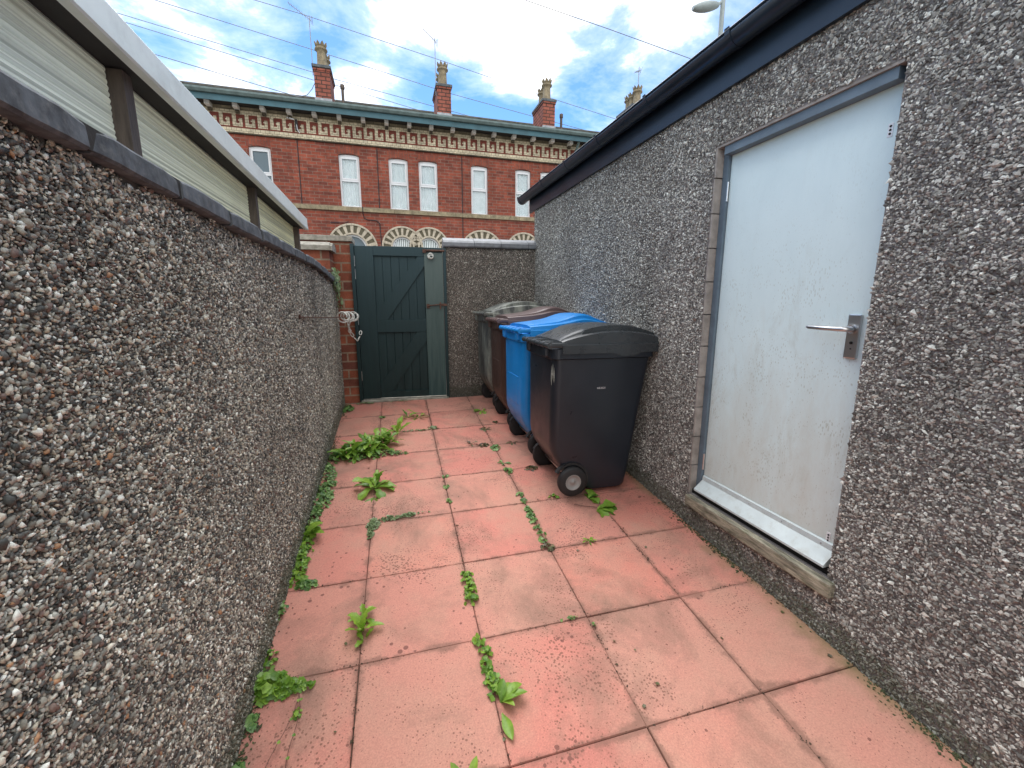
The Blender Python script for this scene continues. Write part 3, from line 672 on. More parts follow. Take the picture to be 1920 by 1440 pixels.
mb = MB(); Rbox(mb, DY0+.011, DY1-.013, .4025, .432, .02, .10); mb.build('door_step', M['dark'], ga)  # near-black block paints the shade in the gap under the door
# fascia, soffit, gutter, roof
mb = MB(); Rbox(mb, -2.6, 5.24, 2.665, 2.87, -.028, -.006); mb.build('fascia', M['black_plastic'], ga)
mb = MB(); prof = [(-.06,2.875),(-.06,2.895),(1.6,3.30),(3.3,2.98),(3.3,2.96),(1.6,3.28)]
mb.add([RP(y,o,z) for y in (-2.7,5.27) for o, z in prof], [(i,(i+1)%6,6+(i+1)%6,6+i) for i in range(6)]+[tuple(range(6)), tuple(range(6,12))[::-1]])
mb.build('roof', M['roof_slate'], ga)
mb = MB(); rad = .058; n = 12; outp = [(-.088-rad*math.cos(math.pi*k/n), 2.848-rad*1.1*math.sin(math.pi*k/n)) for k in range(n+1)]
inp = [(-.088-(rad-.005)*math.cos(math.pi*k/n), 2.848-(rad-.005)*1.1*math.sin(math.pi*k/n)) for k in range(n, -1, -1)]
pf = outp+inp; m_ = len(pf)
mb.add([RP(y,o,z) for y in (-2.6,5.34) for o, z in pf], [(i,(i+1)%m_,m_+(i+1)%m_,m_+i) for i in range(m_)], 0, True)
mb.add([RP(5.34,o,z) for o, z in outp], [tuple(range(n+1))]); mb.add([RP(5.335,o,z) for o, z in outp], [tuple(range(n+1))[::-1]])
lip = [RP(y, -.088-rad, 2.850) for y in (-2.6, 5.35)]; mb.tube(lip, .0055, 6)
gut = mb.build('gutter', M['black_plastic'], ga)
for y in (5.32, 4.541, 3.913, 3.297, 2.63, 1.945, 1.2, .5):
    mb = MB(); w = .016 if y < 5.3 else .03
    o2 = [(-.088-(rad+.004)*math.cos(math.pi*k/n), 2.850-(rad+.004)*1.1*math.sin(math.pi*k/n)) for k in range(n+1)]; i2 = [(-.088-(rad+.0005)*math.cos(math.pi*k/n), 2.850-(rad+.0005)*1.1*math.sin(math.pi*k/n)) for k in range(n,-1,-1)]
    pf = [(-.088-rad-.006,2.862)]+o2+i2; m_ = len(pf)
    mb.add([RP(yy,o,z) for yy in (y-w,y+w) for o, z in pf], [(i,(i+1)%m_,m_+(i+1)%m_,m_+i) for i in range(m_)]+[tuple(range(m_)), tuple(range(m_,2*m_))[::-1]])
    mb.build('gutter_bracket', M['black_plastic'], gut)

# ------------------------------------------------------------------ wheelie bins
def rrect(x0, x1, hw, r, n=5):
    pts = []
    for cx_, cy_, a0 in ((x1-r, hw-r, 0), (x0+r, hw-r, 90), (x0+r, -hw+r, 180), (x1-r, -hw+r, 270)):
        for k in range(n+1):
            a = R(a0+90*k/n); pts.append((cx_+r*math.cos(a), cy_+r*math.sin(a)))
    return pts
def loft(mb, secs, mi=0, sm=True, cap=True):
    n = len(secs[0]); vs = [p for s in secs for p in s]
    mb.add(vs, [(k*n+i, k*n+(i+1)%n, (k+1)*n+(i+1)%n, (k+1)*n+i) for k in range(len(secs)-1) for i in range(n)], mi, sm)
    if cap: mb.add(secs[0], [tuple(range(n))[::-1]], mi); mb.add(secs[-1], [tuple(range(n))], mi)
def make_bin(loc, body_m, lid_m, label, style, rz=0, hubm=None, extra=False):
    """wheels and hinge at -x, front at +x, origin on the floor under the hinge"""
    t = empty('wheelie_bin', loc, label, 'bin', 'wheelie bins lined up along the garage wall', rz)
    mb = MB(); secs = []
    prof = [(.012,.29,.575,.238),(.03,.26,.59,.246),(.09,.19,.600,.250),(.13,.125,.606,.253),(.20,.075,.614,.256),(.26,.038,.621,.258),(.33,.008,.63,.261),(.39,.0,.638,.263),(.50,.0,.652,.267),(.70,.0,.68,.274),(.93,.0,.712,.281),(.955,.0,.715,.282)]
    for z, xa, xb, hw in prof: secs.append([(x, y, z) for x, y in rrect(xa, xb, hw, .055)])
    loft(mb, secs)
    secs = [[(x, y, z) for x, y in rrect(-.012, .737, .296, .05)] for z in (.957, 1.02)]
    loft(mb, [[(x, y, .950) for x, y in rrect(.0, .718, .284, .055)]]+secs, sm=False)
    body = mb.build('body', body_m, t)
    if style != 'dome':    # moulded panel line on the back
        mb = MB(); mb.bev(-.004, .004, -.15, .15, .42, .66, .004); mb.build('back_panel', body_m, body)
    for s in (-1, 1):      # handle stubs and grips at the back
        mb = MB(); mb.bev(-.038, .012, s*.19-.03, s*.19+.03, .965, 1.035, .012); mb.build('handle_bracket', body_m, t)
    mb = MB(); mb.tube([(-.03,-.285,1.045),(-.03,.285,1.045)], .017, 12)
    for y in (-.285,-.19,-.10,0,.10,.19,.285): mb.tube([(-.03,y-.012,1.045),(-.03,y+.012,1.045)], .0205, 12)
    mb.build('hinge_bar', lid_m, t)
    # wheels in arches cut at the back foot
    for s in (-1, 1):
        mb = MB(); mb.lathe([(0,-s*.018),(.055,-s*.024),(.094,-s*.024),(.104,-s*.017),(.106,0),(.104,s*.017),(.094,s*.024),(.055,s*.024)], (.150, s*.285, .106), 28, 0, 'Y')
        wl = mb.build('wheel', M['rubber'], t)
        mb = MB(); mb.lathe([(.0,s*.020),(.012,s*.020),(.014,s*.012),(.045,s*.010),(.050,s*.022),(.056,s*.025),(.058,s*.02),(.056,s*.0),(0,s*.0)], (.150, s*.285, .106), 24, 0, 'Y'); mb.build('hub', hubm or M['rubber'], wl)
        mb = MB(); n = 12; ap = [(.150+.128*math.cos(a), .106+.128*math.sin(a)) for a in np.linspace(R(-20), R(150), n)]+[(.150+.112*math.cos(a), .106+.112*math.sin(a)) for a in np.linspace(R(150), R(-20), n)]
        vs = [(x, s*y, z) for y in (.235, .272) for x, z in ap]; m_ = len(ap)
        mb.add(vs, [(i,(i+1)%m_,m_+(i+1)%m_,m_+i) for i in range(m_)]+[tuple(range(m_)), tuple(range(m_,2*m_))[::-1]]); mb.build('wheel_arch', M['rubber'], t)
    mb = MB(); mb.tube([(.150,-.27,.106),(.150,.27,.106)], .011, 8); mb.build('axle', M['steel'], t)
    # lid
    mb = MB(); L0, L1 = .055, .833; nx = 36
    def dome(f):
        if style == 'dome': return .125*math.sin(math.pi*min(1, (f*.94+.03)))**.75
        return .035+.030*math.sin(math.pi*f)+.062*math.exp(-((f-.62)/.20)**2)
    half = [.305,.303,.300,.2935,.288,.268,.2655,.242,.2385,.233,.20,.12,.05]
    ys = [-a for a in half]+[0]+half[::-1]
    def hz(f, y):
        a = abs(y); d = dome(f); e = 1.035
        gx = max(0, min(1, (f-.20)/.02))*max(0, min(1, (.95-f)/.03))  # where the side groove runs
        if style != 'dome': gx = 0
        if a > .304: return e-.045-.022*math.exp(-((f-.60)/.11)**4)*(1 if style == 'dome' else .3)
        if a > .302: return e+.010
        if a > .299: return e+.016
        if a > .290: return e+.018
        if a > .285: return e+.018+.58*d
        if a > .267: return e+.022+.62*d
        if a > .240: return e+.022+d*.62-gx*.030*min(1, d/.1)-(1-gx)*0
        if a > .235: return e+.018+d*(.93 if gx > .5 else .70)
        return e+.018+d*(1-.06*(a/.24)**2) if (gx > .5 or a < .21) else e+.018+d*.86
    rows = []
    for i in range(nx+1):
        f = i/nx; x = L0+(L1-L0)*f
        rows.append([(x, y, hz(f, y)) for y in ys])
    m_ = len(ys); rows.append([(L1+.012, y, min(1.045, hz(1, y))) for y in ys]); rows.append([(L1+.014, y, .985) for y in ys])
    rows = [[(L0-.002, y, 1.0) for y in ys]]+rows
    vs = sum(rows, [])
    mb.add(vs, [(a*m_+i, a*m_+i+1, (a+1)*m_+i+1, (a+1)*m_+i) for a in range(len(rows)-1) for i in range(m_-1)], 0, False)
    vs2 = [(L0-.002, -.304, .992), (L1+.01, -.304, .992), (L1+.01, .304, .992), (L0-.002, .304, .992)]; mb.add(vs2, [(0,1,2,3)])
    for y in (-.27, -.10, .10, .27): mb.bev(-.038, L0+.03, y-.030, y+.030, 1.030, 1.062, .012)
    lid = mb.build('lid', lid_m, t)
    if extra:
        cu = bpy.data.curves.new('t', 'FONT'); cu.body = '448.8020'; cu.size = .020; cu.extrude = .0004; cu.space_character = 1.05
        to = bpy.data.objects.new('t', cu); COL.objects.link(to); me = bpy.data.meshes.new_from_object(to.evaluated_get(bpy.context.evaluated_depsgraph_get())); bpy.data.objects.remove(to)
        me.materials.clear(); me.materials.append(M['print']); me.transform(Matrix.Scale(.8, 4, (1,0,0)))
        so = bpy.data.objects.new('serial_number', me); COL.objects.link(so); so.parent = body; so.location = (.315, -.2765, .745); so.rotation_euler = (R(92.1), 0, 0)
        mb = MB()
        for k, (dy, dz0, dz1) in enumerate(((0, .0, .10), (.018, .02, .125), (.036, -.02, .11))):
            mb.tube([(.012-.006*(k), -.262+dy*.4, .80+dz0+s_*(dz1-dz0)) for s_ in (0,.3,.6,1)], [.001,.005,.004,.001], 5)
        mb.build('emblem', M['print_dim'], body)
    return t
def bl(x, y): return (x, y, fz(x+.3, y)+.004)
make_bin(bl(.965,2.83), M['bin_black'], M['bin_black_lid'], 'charcoal wheelie bin with grey wheel hub, nearest of the row', 'dome', R(-.5), M['hub'], True)
make_bin(bl(.945,3.48), M['bin_blue'], M['bin_blue'], 'bright blue wheelie bin between the charcoal bin and the brown bin', 'wave', R(1))
make_bin(bl(.935,4.10), M['bin_brown'], M['bin_brown_lid'], 'dark brown wheelie bin behind the blue bin', 'wave', R(-1))
make_bin(bl(.915,4.70), M['bin_grey'], M['bin_grey_lid'], 'mildewed grey wheelie bin with lichened lid, last of the row by the far wall', 'dome', R(1))

# ------------------------------------------------------------------ terrace across the street
Z0 = .45
te = empty('brick_terrace', (0, 14, Z0), 'red brick Victorian terrace with cream Greek key frieze and teal eaves across the street', 'terrace', rz=math.atan(.015))
WINS = [(-6.0,-5.45),(-3.705,-3.160),(-1.414,-.852),(-.03,.525),(.843,1.403),(2.440,2.977),(3.885,4.408),(4.737,5.28),(6.9,7.45),(9.2,9.75)]
WZ0, WZ1 = 4.388-Z0, 5.800-Z0
def seg_top(x0, x1, z, rise=.036, n=6):
    return [(x0+(x1-x0)*k/n, z+rise*(1-(2*k/n-1)**2)) for k in range(n+1)]
holes = []
for x0, x1 in WINS: holes.append([(x0,WZ0),(x1,WZ0)]+seg_top(x0,x1,WZ1)[::-1])
ARCH = [('d',-1.17,3.21,.715,.41),('w',.275,3.30,.615,.31),('w',1.09,3.31,.615,.31),('d',2.765,3.20,.715,.41),('w',4.17,3.29,.615,.31),('w',4.98,3.29,.615,.31),('w',-3.4,3.25,.615,.31),('d',-5.4,3.2,.715,.41),('d',7.0,3.2,.715,.41)]
for k, cx_, cz, Ro, Ri in ARCH:
    zb = (.60 if k == 'd' else 1.7)-Z0; c2 = cz-Z0
    holes.append([(cx_-Ri,zb),(cx_+Ri,zb)]+[(cx_+Ri*math.cos(a), c2+Ri*math.sin(a)) for a in np.linspace(0, math.pi, 17)])
plate('facade', [(-13,-.3),(13,-.3),(13,6.86-Z0),(-13,6.86-Z0)], holes, 0, .24, M['brick'], te)
# dark side and rear shell
mb = MB(); mb.box(-13,-12.9,.241,7,-.3,6.3); mb.box(12.9,13,.241,7,-.3,6.3); mb.box(-13,13,6.9,7.0,-.3,6.3); mb.build('rear_wall', M['brick'], te)
def window(x0, x1, z0, z1, arched=True, mid=.525, curtain=True, style=0):
    mb = MB(); fw_ = .052; yf = .075
    top = seg_top(x0+.004, x1-.004, z1-.006, .032)
    inner = (x0+fw_, x1-fw_)
    # outer frame: sides, sill, arched head
    mb.box(x0+.003, x0+fw_, yf, yf+.06, z0, z1-.005); mb.box(x1-fw_, x1-.003, yf, yf+.06, z0, z1-.005); mb.box(x0+fw_, x1-fw_, yf, yf+.06, z0, z0+.05)
    hd = [(x0+.003, z1-.0045),(x0+.003, z1-.0045)]
    a = seg_top(x0+.003, x1-.003, z1-.004, .032); pl = [(inner[0], z1-.055), (inner[1], z1-.055), (inner[1], z1-.005), (x1-.003, z1-.0045)]+a[::-1][1:-1]+[(x0+.003, z1-.0045), (inner[0], z1-.005)]
    n = len(pl); mb.add([(x, y, z) for y in (yf, yf+.06) for x, z in pl], [tuple(range(n)), tuple(range(n,2*n))[::-1]]+[(i,(i+1)%n,n+(i+1)%n,n+i) for i in range(n)])
    zm = z0+(z1-z0)*mid
    mb.box(inner[0], inner[1], yf-.008, yf+.05, zm-.030, zm+.022)
    # opening top light sash, thicker
    s0, s1 = inner[0]-.004, inner[1]+.004
    mb.box(s0, s0+.038, yf-.014, yf+.04, zm+.024, z1-.052); mb.box(s1-.038, s1, yf-.014, yf+.04, zm+.024, z1-.052)
    mb.box(s0+.038, s1-.038, yf-.014, yf+.04, z1-.09, z1-.052); mb.box(s0+.038, s1-.038, yf-.014, yf+.04, zm+.024, zm+.060)
    o = mb.build('window', M['white_pvc'], te)
    mb = MB(); mb.box(inner[0], inner[1], yf+.022, yf+.028, z0+.05, z1-.055); mb.build('pane', M['glass'] if curtain else M['glass_dark'], o)
    if curtain:
        mb = MB(); n = 60; rr_ = random.Random(int(x0*100)); ph = rr_.uniform(0,6)
        xs_ = [inner[0]+(inner[1]-inner[0])*k/n for k in range(n+1)]
        dep = [.016*math.sin(k*(.72 if style == 0 else .3)+ph)+.008*math.sin(k*.31+ph) for k in range(n+1)]
        if style == 2: dep = [0]*(n+1)
        mb.add([(x, .135+d, z) for z in (z0+.04, z1-.03) for x, d in zip(xs_, dep)], [(k,k+1,n+2+k,n+1+k) for k in range(n)], 0, True)
        mb.build('curtain', M['curtain'], o)
    mb = MB(); mb.box(x0-.05, x1+.05, .242, .26, z0-.05, z1+.1); mb.build('room_back', M['room'], o)
    mb = MB(); pl = [(x-.0, z+.006) for x, z in seg_top(x0-.03, x1+.03, z1, .038)]+[(x1+.06, z1+.215),(x0-.06, z1+.215)]
    n = len(pl); mb.add([(x, y, z) for y in (-.003, .02) for x, z in pl], [tuple(range(n)), tuple(range(n,2*n))[::-1]]+[(i,(i+1)%n,n+(i+1)%n,n+i) for i in range(n)]); mb.build('brick_lintel', M['brick_soldier'], o)
for i, (x0, x1) in enumerate(WINS): window(x0, x1, WZ0, WZ1, curtain=(i != 1), style=2 if i == 5 else 0)
for k, cx_, cz, Ro, Ri in ARCH:
    c2 = cz-Z0; mb = MB(); n = 40
    def ring(r0, r1, y0, y1, a0, a1, mi, m=2):
        an = np.linspace(a0, a1, m+1); pl = [(cx_+r1*math.cos(a), c2+r1*math.sin(a)) for a in an]+[(cx_+r0*math.cos(a), c2+r0*math.sin(a)) for a in an[::-1]]
        q = len(pl); mb.add([(x, y, z) for y in (y0, y1) for x, z in pl], [tuple(range(q)), tuple(range(q,2*q))[::-1]]+[(i,(i+1)%q,q+(i+1)%q,q+i) for i in range(q)], mi)
    clip = 0.
    for j in range(16): ring(Ro-.05, Ro, -.045, .03, math.pi*j/16+.004, math.pi*(j+1)/16-.004, 0)
    nv = 19
    for j in range(nv): ring(Ri+.045, Ro-.052, -.022 if j % 2 else -.016, .03, math.pi*j/nv+.008, math.pi*(j+1)/nv-.008, 0 if j % 2 else 1)
    ring(Ri+.043, Ro-.05, -.008, .03, 0, math.pi, 1, 24)
    for j in range(16): ring(Ri-.002, Ri+.043, -.035, .05, math.pi*j/16+.003, math.pi*(j+1)/16-.003, 0)
    # keyed jamb columns under the arch
    zb = (.60 if k == 'd' else 1.7)-Z0
    for s in (-1, 1): 
        xa, xb = sorted((cx_+s*(Ri+.0), cx_+s*(Ri+.10))); mb.box(xa, xb, -.02, .03, zb, c2-.003, 0)
    ar = mb.build('arch', [M['arch_cream'], M['arch_dark']], te)
    mb = MB(); an = np.linspace(0, math.pi, 20)
    def fill(r, y0, y1, z_, mi):
        pl = [(cx_-r, z_), (cx_+r, z_)]+[(cx_+r*math.cos(a), c2+r*math.sin(a)) for a in an]; q = len(pl)
        mb.add([(x, y, z) for y in (y0, y1) for x, z in pl], [tuple(range(q)), tuple(range(q,2*q))[::-1]]+[(i,(i+1)%q,q+(i+1)%q,q+i) for i in range(q)], mi)
    if k == 'w':
        fill(Ri-.05, .13, .14, zb, 0)
        for q in range(9):
            xq = cx_-Ri+.07+q*(2*Ri-.12)/9; h_ = math.sqrt(max(0,(Ri-.055)**2-(xq+.02-cx_)**2)); mb.box(xq, xq+.034, .105, .129, zb, c2+h_, 1)
        gl = mb.build('ground_floor_window', [M['glass_dark'], M['curtain']], te)
    else:
        fill(Ri-.03, .14, .15, zb, 0); mb.box(cx_-Ri, cx_+Ri, .10, .14, c2-.06, c2, 1)
        mb.box(cx_-Ri+.05, cx_+Ri-.05, .11, .139, zb, c2-.06, 2); gl = mb.build('front_door', [M['glass_dark'], M['white_pvc'], M['teal']], te)
    mb = MB()
    for j in range(16):
        a0, a1 = math.pi*j/16, math.pi*(j+1)/16; pl = [(cx_+(Ri-.003)*math.cos(a0), c2+(Ri-.003)*math.sin(a0)),(cx_+(Ri-.003)*math.cos(a1), c2+(Ri-.003)*math.sin(a1)),(cx_+(Ri-.05)*math.cos(a1), c2+(Ri-.05)*math.sin(a1)),(cx_+(Ri-.05)*math.cos(a0), c2+(Ri-.05)*math.sin(a0))]
        mb.add([(x, y, z) for y in (.06, .128) for x, z in pl], [(0,1,2,3),(7,6,5,4),(0,4,5,1),(1,5,6,2),(2,6,7,3),(3,7,4,0)])
    for s in (-1, 1): xa, xb = sorted((cx_+s*(Ri-.003), cx_+s*(Ri-.05))); mb.box(xa, xb, .06, .128, zb, c2)
    mb.build('frame', M['white_pvc'], gl)
mb = MB(); rnd = random.Random(2); x = -12.9
while x < 12.8:
    w = rnd.uniform(.8, 1.3); mb.bev(x, min(x+w, 12.9)-.006, -.07+rnd.uniform(-.003,.003), .03, 4.262-Z0, 4.384-Z0, .008); x += w
mb.build('sill_band', M['stone_band'], te)
# frieze: grimy upper brick, cream band, red field with cream Greek key, cream band
mb = MB(); mb.box(-12.9, 12.9, -.055, .01, 6.655-Z0, 6.84-Z0); mb.build('upper_band', M['brick_sooty_cream'], te)
mb = MB(); mb.box(-12.9, 12.9, -.030, .01, 6.222-Z0, 6.560-Z0); fr = mb.build('frieze', M['brick_key'], te)
mb = MB(); mb.box(-12.9, 12.9, -.042, .01, 6.561-Z0, 6.654-Z0); mb.box(-12.9, 12.9, -.046, .01, 6.110-Z0, 6.221-Z0)
for k in range(-27, 56):
    x = -4.30+.302*k
    if x < -12.5 or x > 12.5: continue
    y0 = -.037; zt, zb = 6.5605-Z0, 6.262-Z0
    mb.box(x, x+.088, y0, .0, zb, zt)                       # stem hanging from the upper band
    mb.box(x+.0885, x+.236, y0, .0, zb, zb+.080)            # foot
    mb.box(x+.165, x+.236, y0, .0, zb+.0805, zb+.205)       # hook
    mb.box(x+.138, x+.1645, y0, .0, zb+.140, zb+.170)
mb.build('greek_key', M['brick_cream'], fr)
mb = MB(); mb.box(-12.9, 12.9, -.06, .01, 6.075-Z0, 6.1095-Z0); mb.build('string_course', M['brick_grimy'], te)
for k in range(-12, 21):
    x = -4.476+.6345*k
    if abs(x) > 12.5: continue
    mb = MB(); mb.box(x-.055, x+.055, -.30, -.055, 6.640-Z0, 6.735-Z0); mb.box(x-.045, x+.045, -.13, -.055, 6.565-Z0, 6.6395-Z0, 1); mb.build('eaves_bracket', [M['white_block'], M['brick_grimy']], te)
# eaves: soffit, fascia, gutter, slate roof
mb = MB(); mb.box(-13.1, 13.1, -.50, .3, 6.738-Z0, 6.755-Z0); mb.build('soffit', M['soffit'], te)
mb = MB(); mb.box(-13.1, 13.1, -.525, -.502, 6.66-Z0, 6.800-Z0); mb.build('fascia', M['teal'], te)
mb = MB(); prof = [(-.635,6.905),(-.64,6.86),(-.60,6.806),(-.53,6.803),(-.53,6.905)]
mb.prism([(a, b-Z0) for a, b in prof], (-13.1,0,0), (13.1,0,0), (0,1,0), (0,0,1)); mb.build('gutter', M['teal_pale'], te)
def rz_(y): return 6.885+(y+.57)*.405
mb = MB(); rnd = random.Random(7); nr_ = 16
for i in range(nr_):
    y0 = -.57+i*3.57/nr_; y1 = y0+3.57/nr_+.02
    x = -13.1-(i%2)*.15
    while x < 13.1:
        d = rnd.uniform(0,.004); xa, xb = max(x,-13.1)+.002, min(x+.3,13.1)-.002
        if xb-xa > .02: mb.add([(xa,y0,rz_(y0)+.012+d-Z0),(xb,y0,rz_(y0)+.012+d-Z0),(xb,y1,rz_(y1)+.003-Z0),(xa,y1,rz_(y1)+.003-Z0),(xa,y0,rz_(y0)+.002-Z0),(xb,y0,rz_(y0)+.002-Z0)], [(0,1,2,3),(4,5,1,0)])
        x += .3
mb.add([(-13.1,-.57,rz_(-.57)-Z0),(13.1,-.57,rz_(-.57)-Z0),(13.1,3.0,rz_(3)-Z0),(-13.1,3.0,rz_(3)-Z0),(-13.1,7,rz_(-.6)-Z0),(13.1,7,rz_(-.6)-Z0)], [(0,1,2,3),(3,2,5,4)])
mb.tube([(-13.1,3.0,rz_(3)+.03-Z0),(13.1,3.0,rz_(3)+.03-Z0)], .07, 8)
mb.build('roof', M['roof_slate'], te)
def pot(mb, x, y, z, h=.66):
    mb.lathe([(.17,0),(.175,.03),(.135,.12),(.125,.38),(.125,h*.64),(.15,h*.68),(.178,h*.70),(.178,h*.75),(.14,h*.78),(.13,h*.82),(.15,h*.84)], (x,y,z), 16)
    n = 8
    for k in range(n):
        a0, a1, am = 2*math.pi*k/n, 2*math.pi*(k+1)/n, 2*math.pi*(k+.5)/n
        for r in ((.15,.17),):
            b = [(x+r_*math.cos(a), y+r_*math.sin(a), z+h*hh) for r_, a, hh in ((.15,a0,.84),(.15,a1,.84),(.165,a1-.10,.90),(.185,am,1.0),(.165,a0+.10,.90))]
            c_ = [(x+(r_-.03)*math.cos(a), y+(r_-.03)*math.sin(a), z+h*hh) for r_, a, hh in ((.15,a0,.84),(.15,a1,.84),(.165,a1-.10,.90),(.185,am,1.0),(.165,a0+.10,.90))]
            mb.add(b+c_, [(0,1,2,3,4),(9,8,7,6,5),(1,6,7,2),(2,7,8,3),(3,8,9,4),(4,9,5,0)])
def chimney(x0, x1, z1, aer=None, pots=2, y0=.80, y1=1.85):
    mb = MB(); zb = rz_(y0)-Z0-.1; zt = z1-Z0
    mb.box(x0, x1, y0, y1, zb, zt-.14); mb.box(x0-.02, x1+.02, y0-.02, y1+.02, zt-.14, zt-.075)
    st = mb.build('chimney_stack', M['brick_stack'], te)
    mb = MB(); mb.bev(x0-.045, x1+.045, y0-.045, y1+.045, zt-.075, zt, .01); mb.build('chimney_cap', M['slate'], st)
    mb = MB(); ya = y0-.03; mb.box(x0-.02, x1+.02, ya, y0-.001, zb+.02, zb+.19); 
    for xs_ in (x0-.012, x1): mb.box(xs_+.0005, xs_+.0115, y0, y1, zb+.02, zb+.16)
    mb.add([(x0-.05,y0-.20,rz_(y0-.20)-Z0+.02),(x1+.05,y0-.20,rz_(y0-.20)-Z0+.02),(x1+.05,ya,rz_(ya)-Z0+.03),(x0-.05,ya,rz_(ya)-Z0+.03)], [(0,1,2,3)]); mb.build('flashing', M['lead'], st)
    xm = (x0+x1)/2; pyl = [y0+.26, y1-.30] if pots == 2 else [y0+.26, y0+.60, y1-.2]
    for i, py in enumerate(pyl):
        mb = MB(); mb.lathe([(.22,0),(.19,.05),(.0,.06)], (xm+(.02 if i else 0),py,zt-.002), 12, 1); pot(mb, xm+(.02 if i else 0), py, zt+.02, .68 if i == 0 else .60); mb.build('chimney_pot', [M['pot'], M['concrete']], st)
    if aer:
        mb = MB(); ax, ay, az0, az1, bx_, bz_ = aer
        mb.tube([(ax,ay,az0-Z0),(ax+.01,ay,az1-Z0)], .013, 6)
        p0, p1 = Vector((ax+.06,ay,az1-.12-Z0)), Vector((bx_,ay,bz_-Z0)); mb.tube([p0, p1], .009, 6)
        for f in np.linspace(.05, .95, 9):
            c_ = p0.lerp(p1, f); mb.tube([c_-Vector((0,.10,0)), c_+Vector((0,.10,0))], .004, 4)
        mb.tube([p0+Vector((0,0,.10)), p0-Vector((0,0,.10))], .006, 4); mb.tube([p0+Vector((.03,-.08,.08)), p0+Vector((.03,.08,-.08))], .006, 4)
        mb.build('aerial', M['lead'], st)
chimney(-1.99, -1.56, 8.41, (-2.035, 1.0, 8.2, 9.74, -2.56, 9.98))
chimney(1.56, 1.99, 8.36, (1.545, 1.0, 8.1, 9.70, 1.19, 9.92))
chimney(5.085, 5.51, 8.35)
chimney(8.45, 9.10, 8.58, (8.75, 1.0, 8.3, 9.88, 8.60, 9.70), 3)
chimney(-8.0, -7.5, 8.41)
for x, z0, z1 in ((-1.24, 7.40, 8.02), (5.785, 7.44, 8.0)):
    mb = MB(); mb.tube([(x,.90,z0-Z0),(x,.90,z1-.14-Z0)], .042, 10); mb.lathe([(.05,-.14),(.062,-.13),(.062,-.02),(.03,.0),(0,0)], (x,.90,z1-Z0), 10); mb.lathe([(.09,0),(.05,.10)], (x,.90,z0-Z0), 10); mb.build('vent_pipe', M['timber_brown'], te)
mb = MB(); mb.tube([(5.87,-.10,.2),(5.87,-.10,6.35-Z0),(5.87,-.45,6.68-Z0)], .045, 8); mb.build('downpipe', M['teal_pale'], te)
CB = [[(x,-.012,za-Z0),(x+.01,-.012,zb-Z0)] for x, za, zb in ((-2.47, 4.40, 6.07), (-.35, 4.40, 6.05), (2.15, 3.2, 6.05))]
CB.append([(-.83,-.075,4.40-Z0),(-.83,-.075,4.26-Z0),(-.83,-.015,4.22-Z0),(-.80,-.015,4.09-Z0),(-.72,-.015,4.05-Z0),(-.46,-.015,4.04-Z0),(-.37,-.015,3.96-Z0),(-.34,-.015,3.2-Z0)])
CB.append([(-1.75,-.015,3.92-Z0),(-1.35,-.015,3.93-Z0),(-1.25,-.05,3.96-Z0)])
for c_ in CB: mb = MB(); mb.tube(c_, .012, 5); mb.build('wall_cable', M['wire'], te)
mb = MB(); mb.tube([(-2.66,-.06,6.60-Z0),(-2.47,-.20,6.52-Z0)], .018, 6, 1); mb.box(-2.46,-.2*0-2.40,-.12,-.05,6.28-Z0,6.56-Z0); mb.tube([(-2.43,-.10,6.56-Z0),(-2.41,-.12,6.30-Z0),(-2.36,-.1,6.22-Z0)], .012, 5, 1); mb.build('cable_anchor', [M['wire'], M['white_pvc']], te)

# ------------------------------------------------------------------ overhead wires and street lamp
def wire(pts, label, r=.011, ext=True):
    P = [Vector(p_) for p_ in pts]
    if ext: P = [P[0]+(P[0]-P[1]).normalized()*9]+P+[P[-1]+(P[-1]-P[-2]).normalized()*9]
    mb = MB(); mb.tube(P, r, 5); tag(mb.build('overhead_cable', M['lamp_grey'] if False else M['wire_grey']), label, 'cable', 'overhead cables across the sky')
M['wire_grey'] = mat('weathered_cable', (.20,.23,.27), .7)
wire([(-6.8,17.5,10.87),(-2.47,17.5,10.13),(.33,17.5,9.65),(2.38,17.5,9.29),(5.63,17.5,8.85),(7.67,17.5,8.59)], 'thin overhead cable passing just behind the first chimney pot')
wire([(-4.12,18,11.6),(-2.64,18,11.4),(1.92,18,10.63),(5.96,18,9.9),(9.4,18,9.35)], 'topmost overhead cable, crossing behind the middle chimney pot')
wire([(-7.88,17.5,10.36),(-2.41,17.5,9.42),(-1.67,17.5,9.28),(1.74,17.5,8.79)], 'upper of the two close overhead cables reaching the first chimney stack')
wire([(-7.67,17.5,10.13),(-2.43,17.5,9.18),(-1.68,17.5,9.1),(.96,17.5,8.64)], 'lower of the two close overhead cables reaching the first chimney stack')
wire([(-12,14.9,9.1),(-5.93,14.9,8.18),(-2.51,14.9,7.55),(-2.25,14.9,7.62),(-2.10,14.9,7.80),(-2.02,14.9,7.95)], 'slack cable dropping to the terrace roof and looping up the first chimney', ext=False)
wire([(2.98,10,7.98),(4.93,10,7.73),(7.13,10,7.42)], 'nearest overhead cable high over the garage gutter', .008)
sl = empty('street_lamp', (7.15, 9.0, .43), 'pale grey street lamp column rising behind the garage gutter', 'street lamp')
mb = MB(); mb.lathe([(.09,0),(.09,1.2),(.055,1.25),(.05,8.2)], (0,0,0), 14); mb.tube([(0,0,8.1),(-.05,0,8.35),(-.3,0,8.42)], .03, 8); mb.build('column', M['lamp_grey'], sl)
mb = MB(); n = 9
secs = []
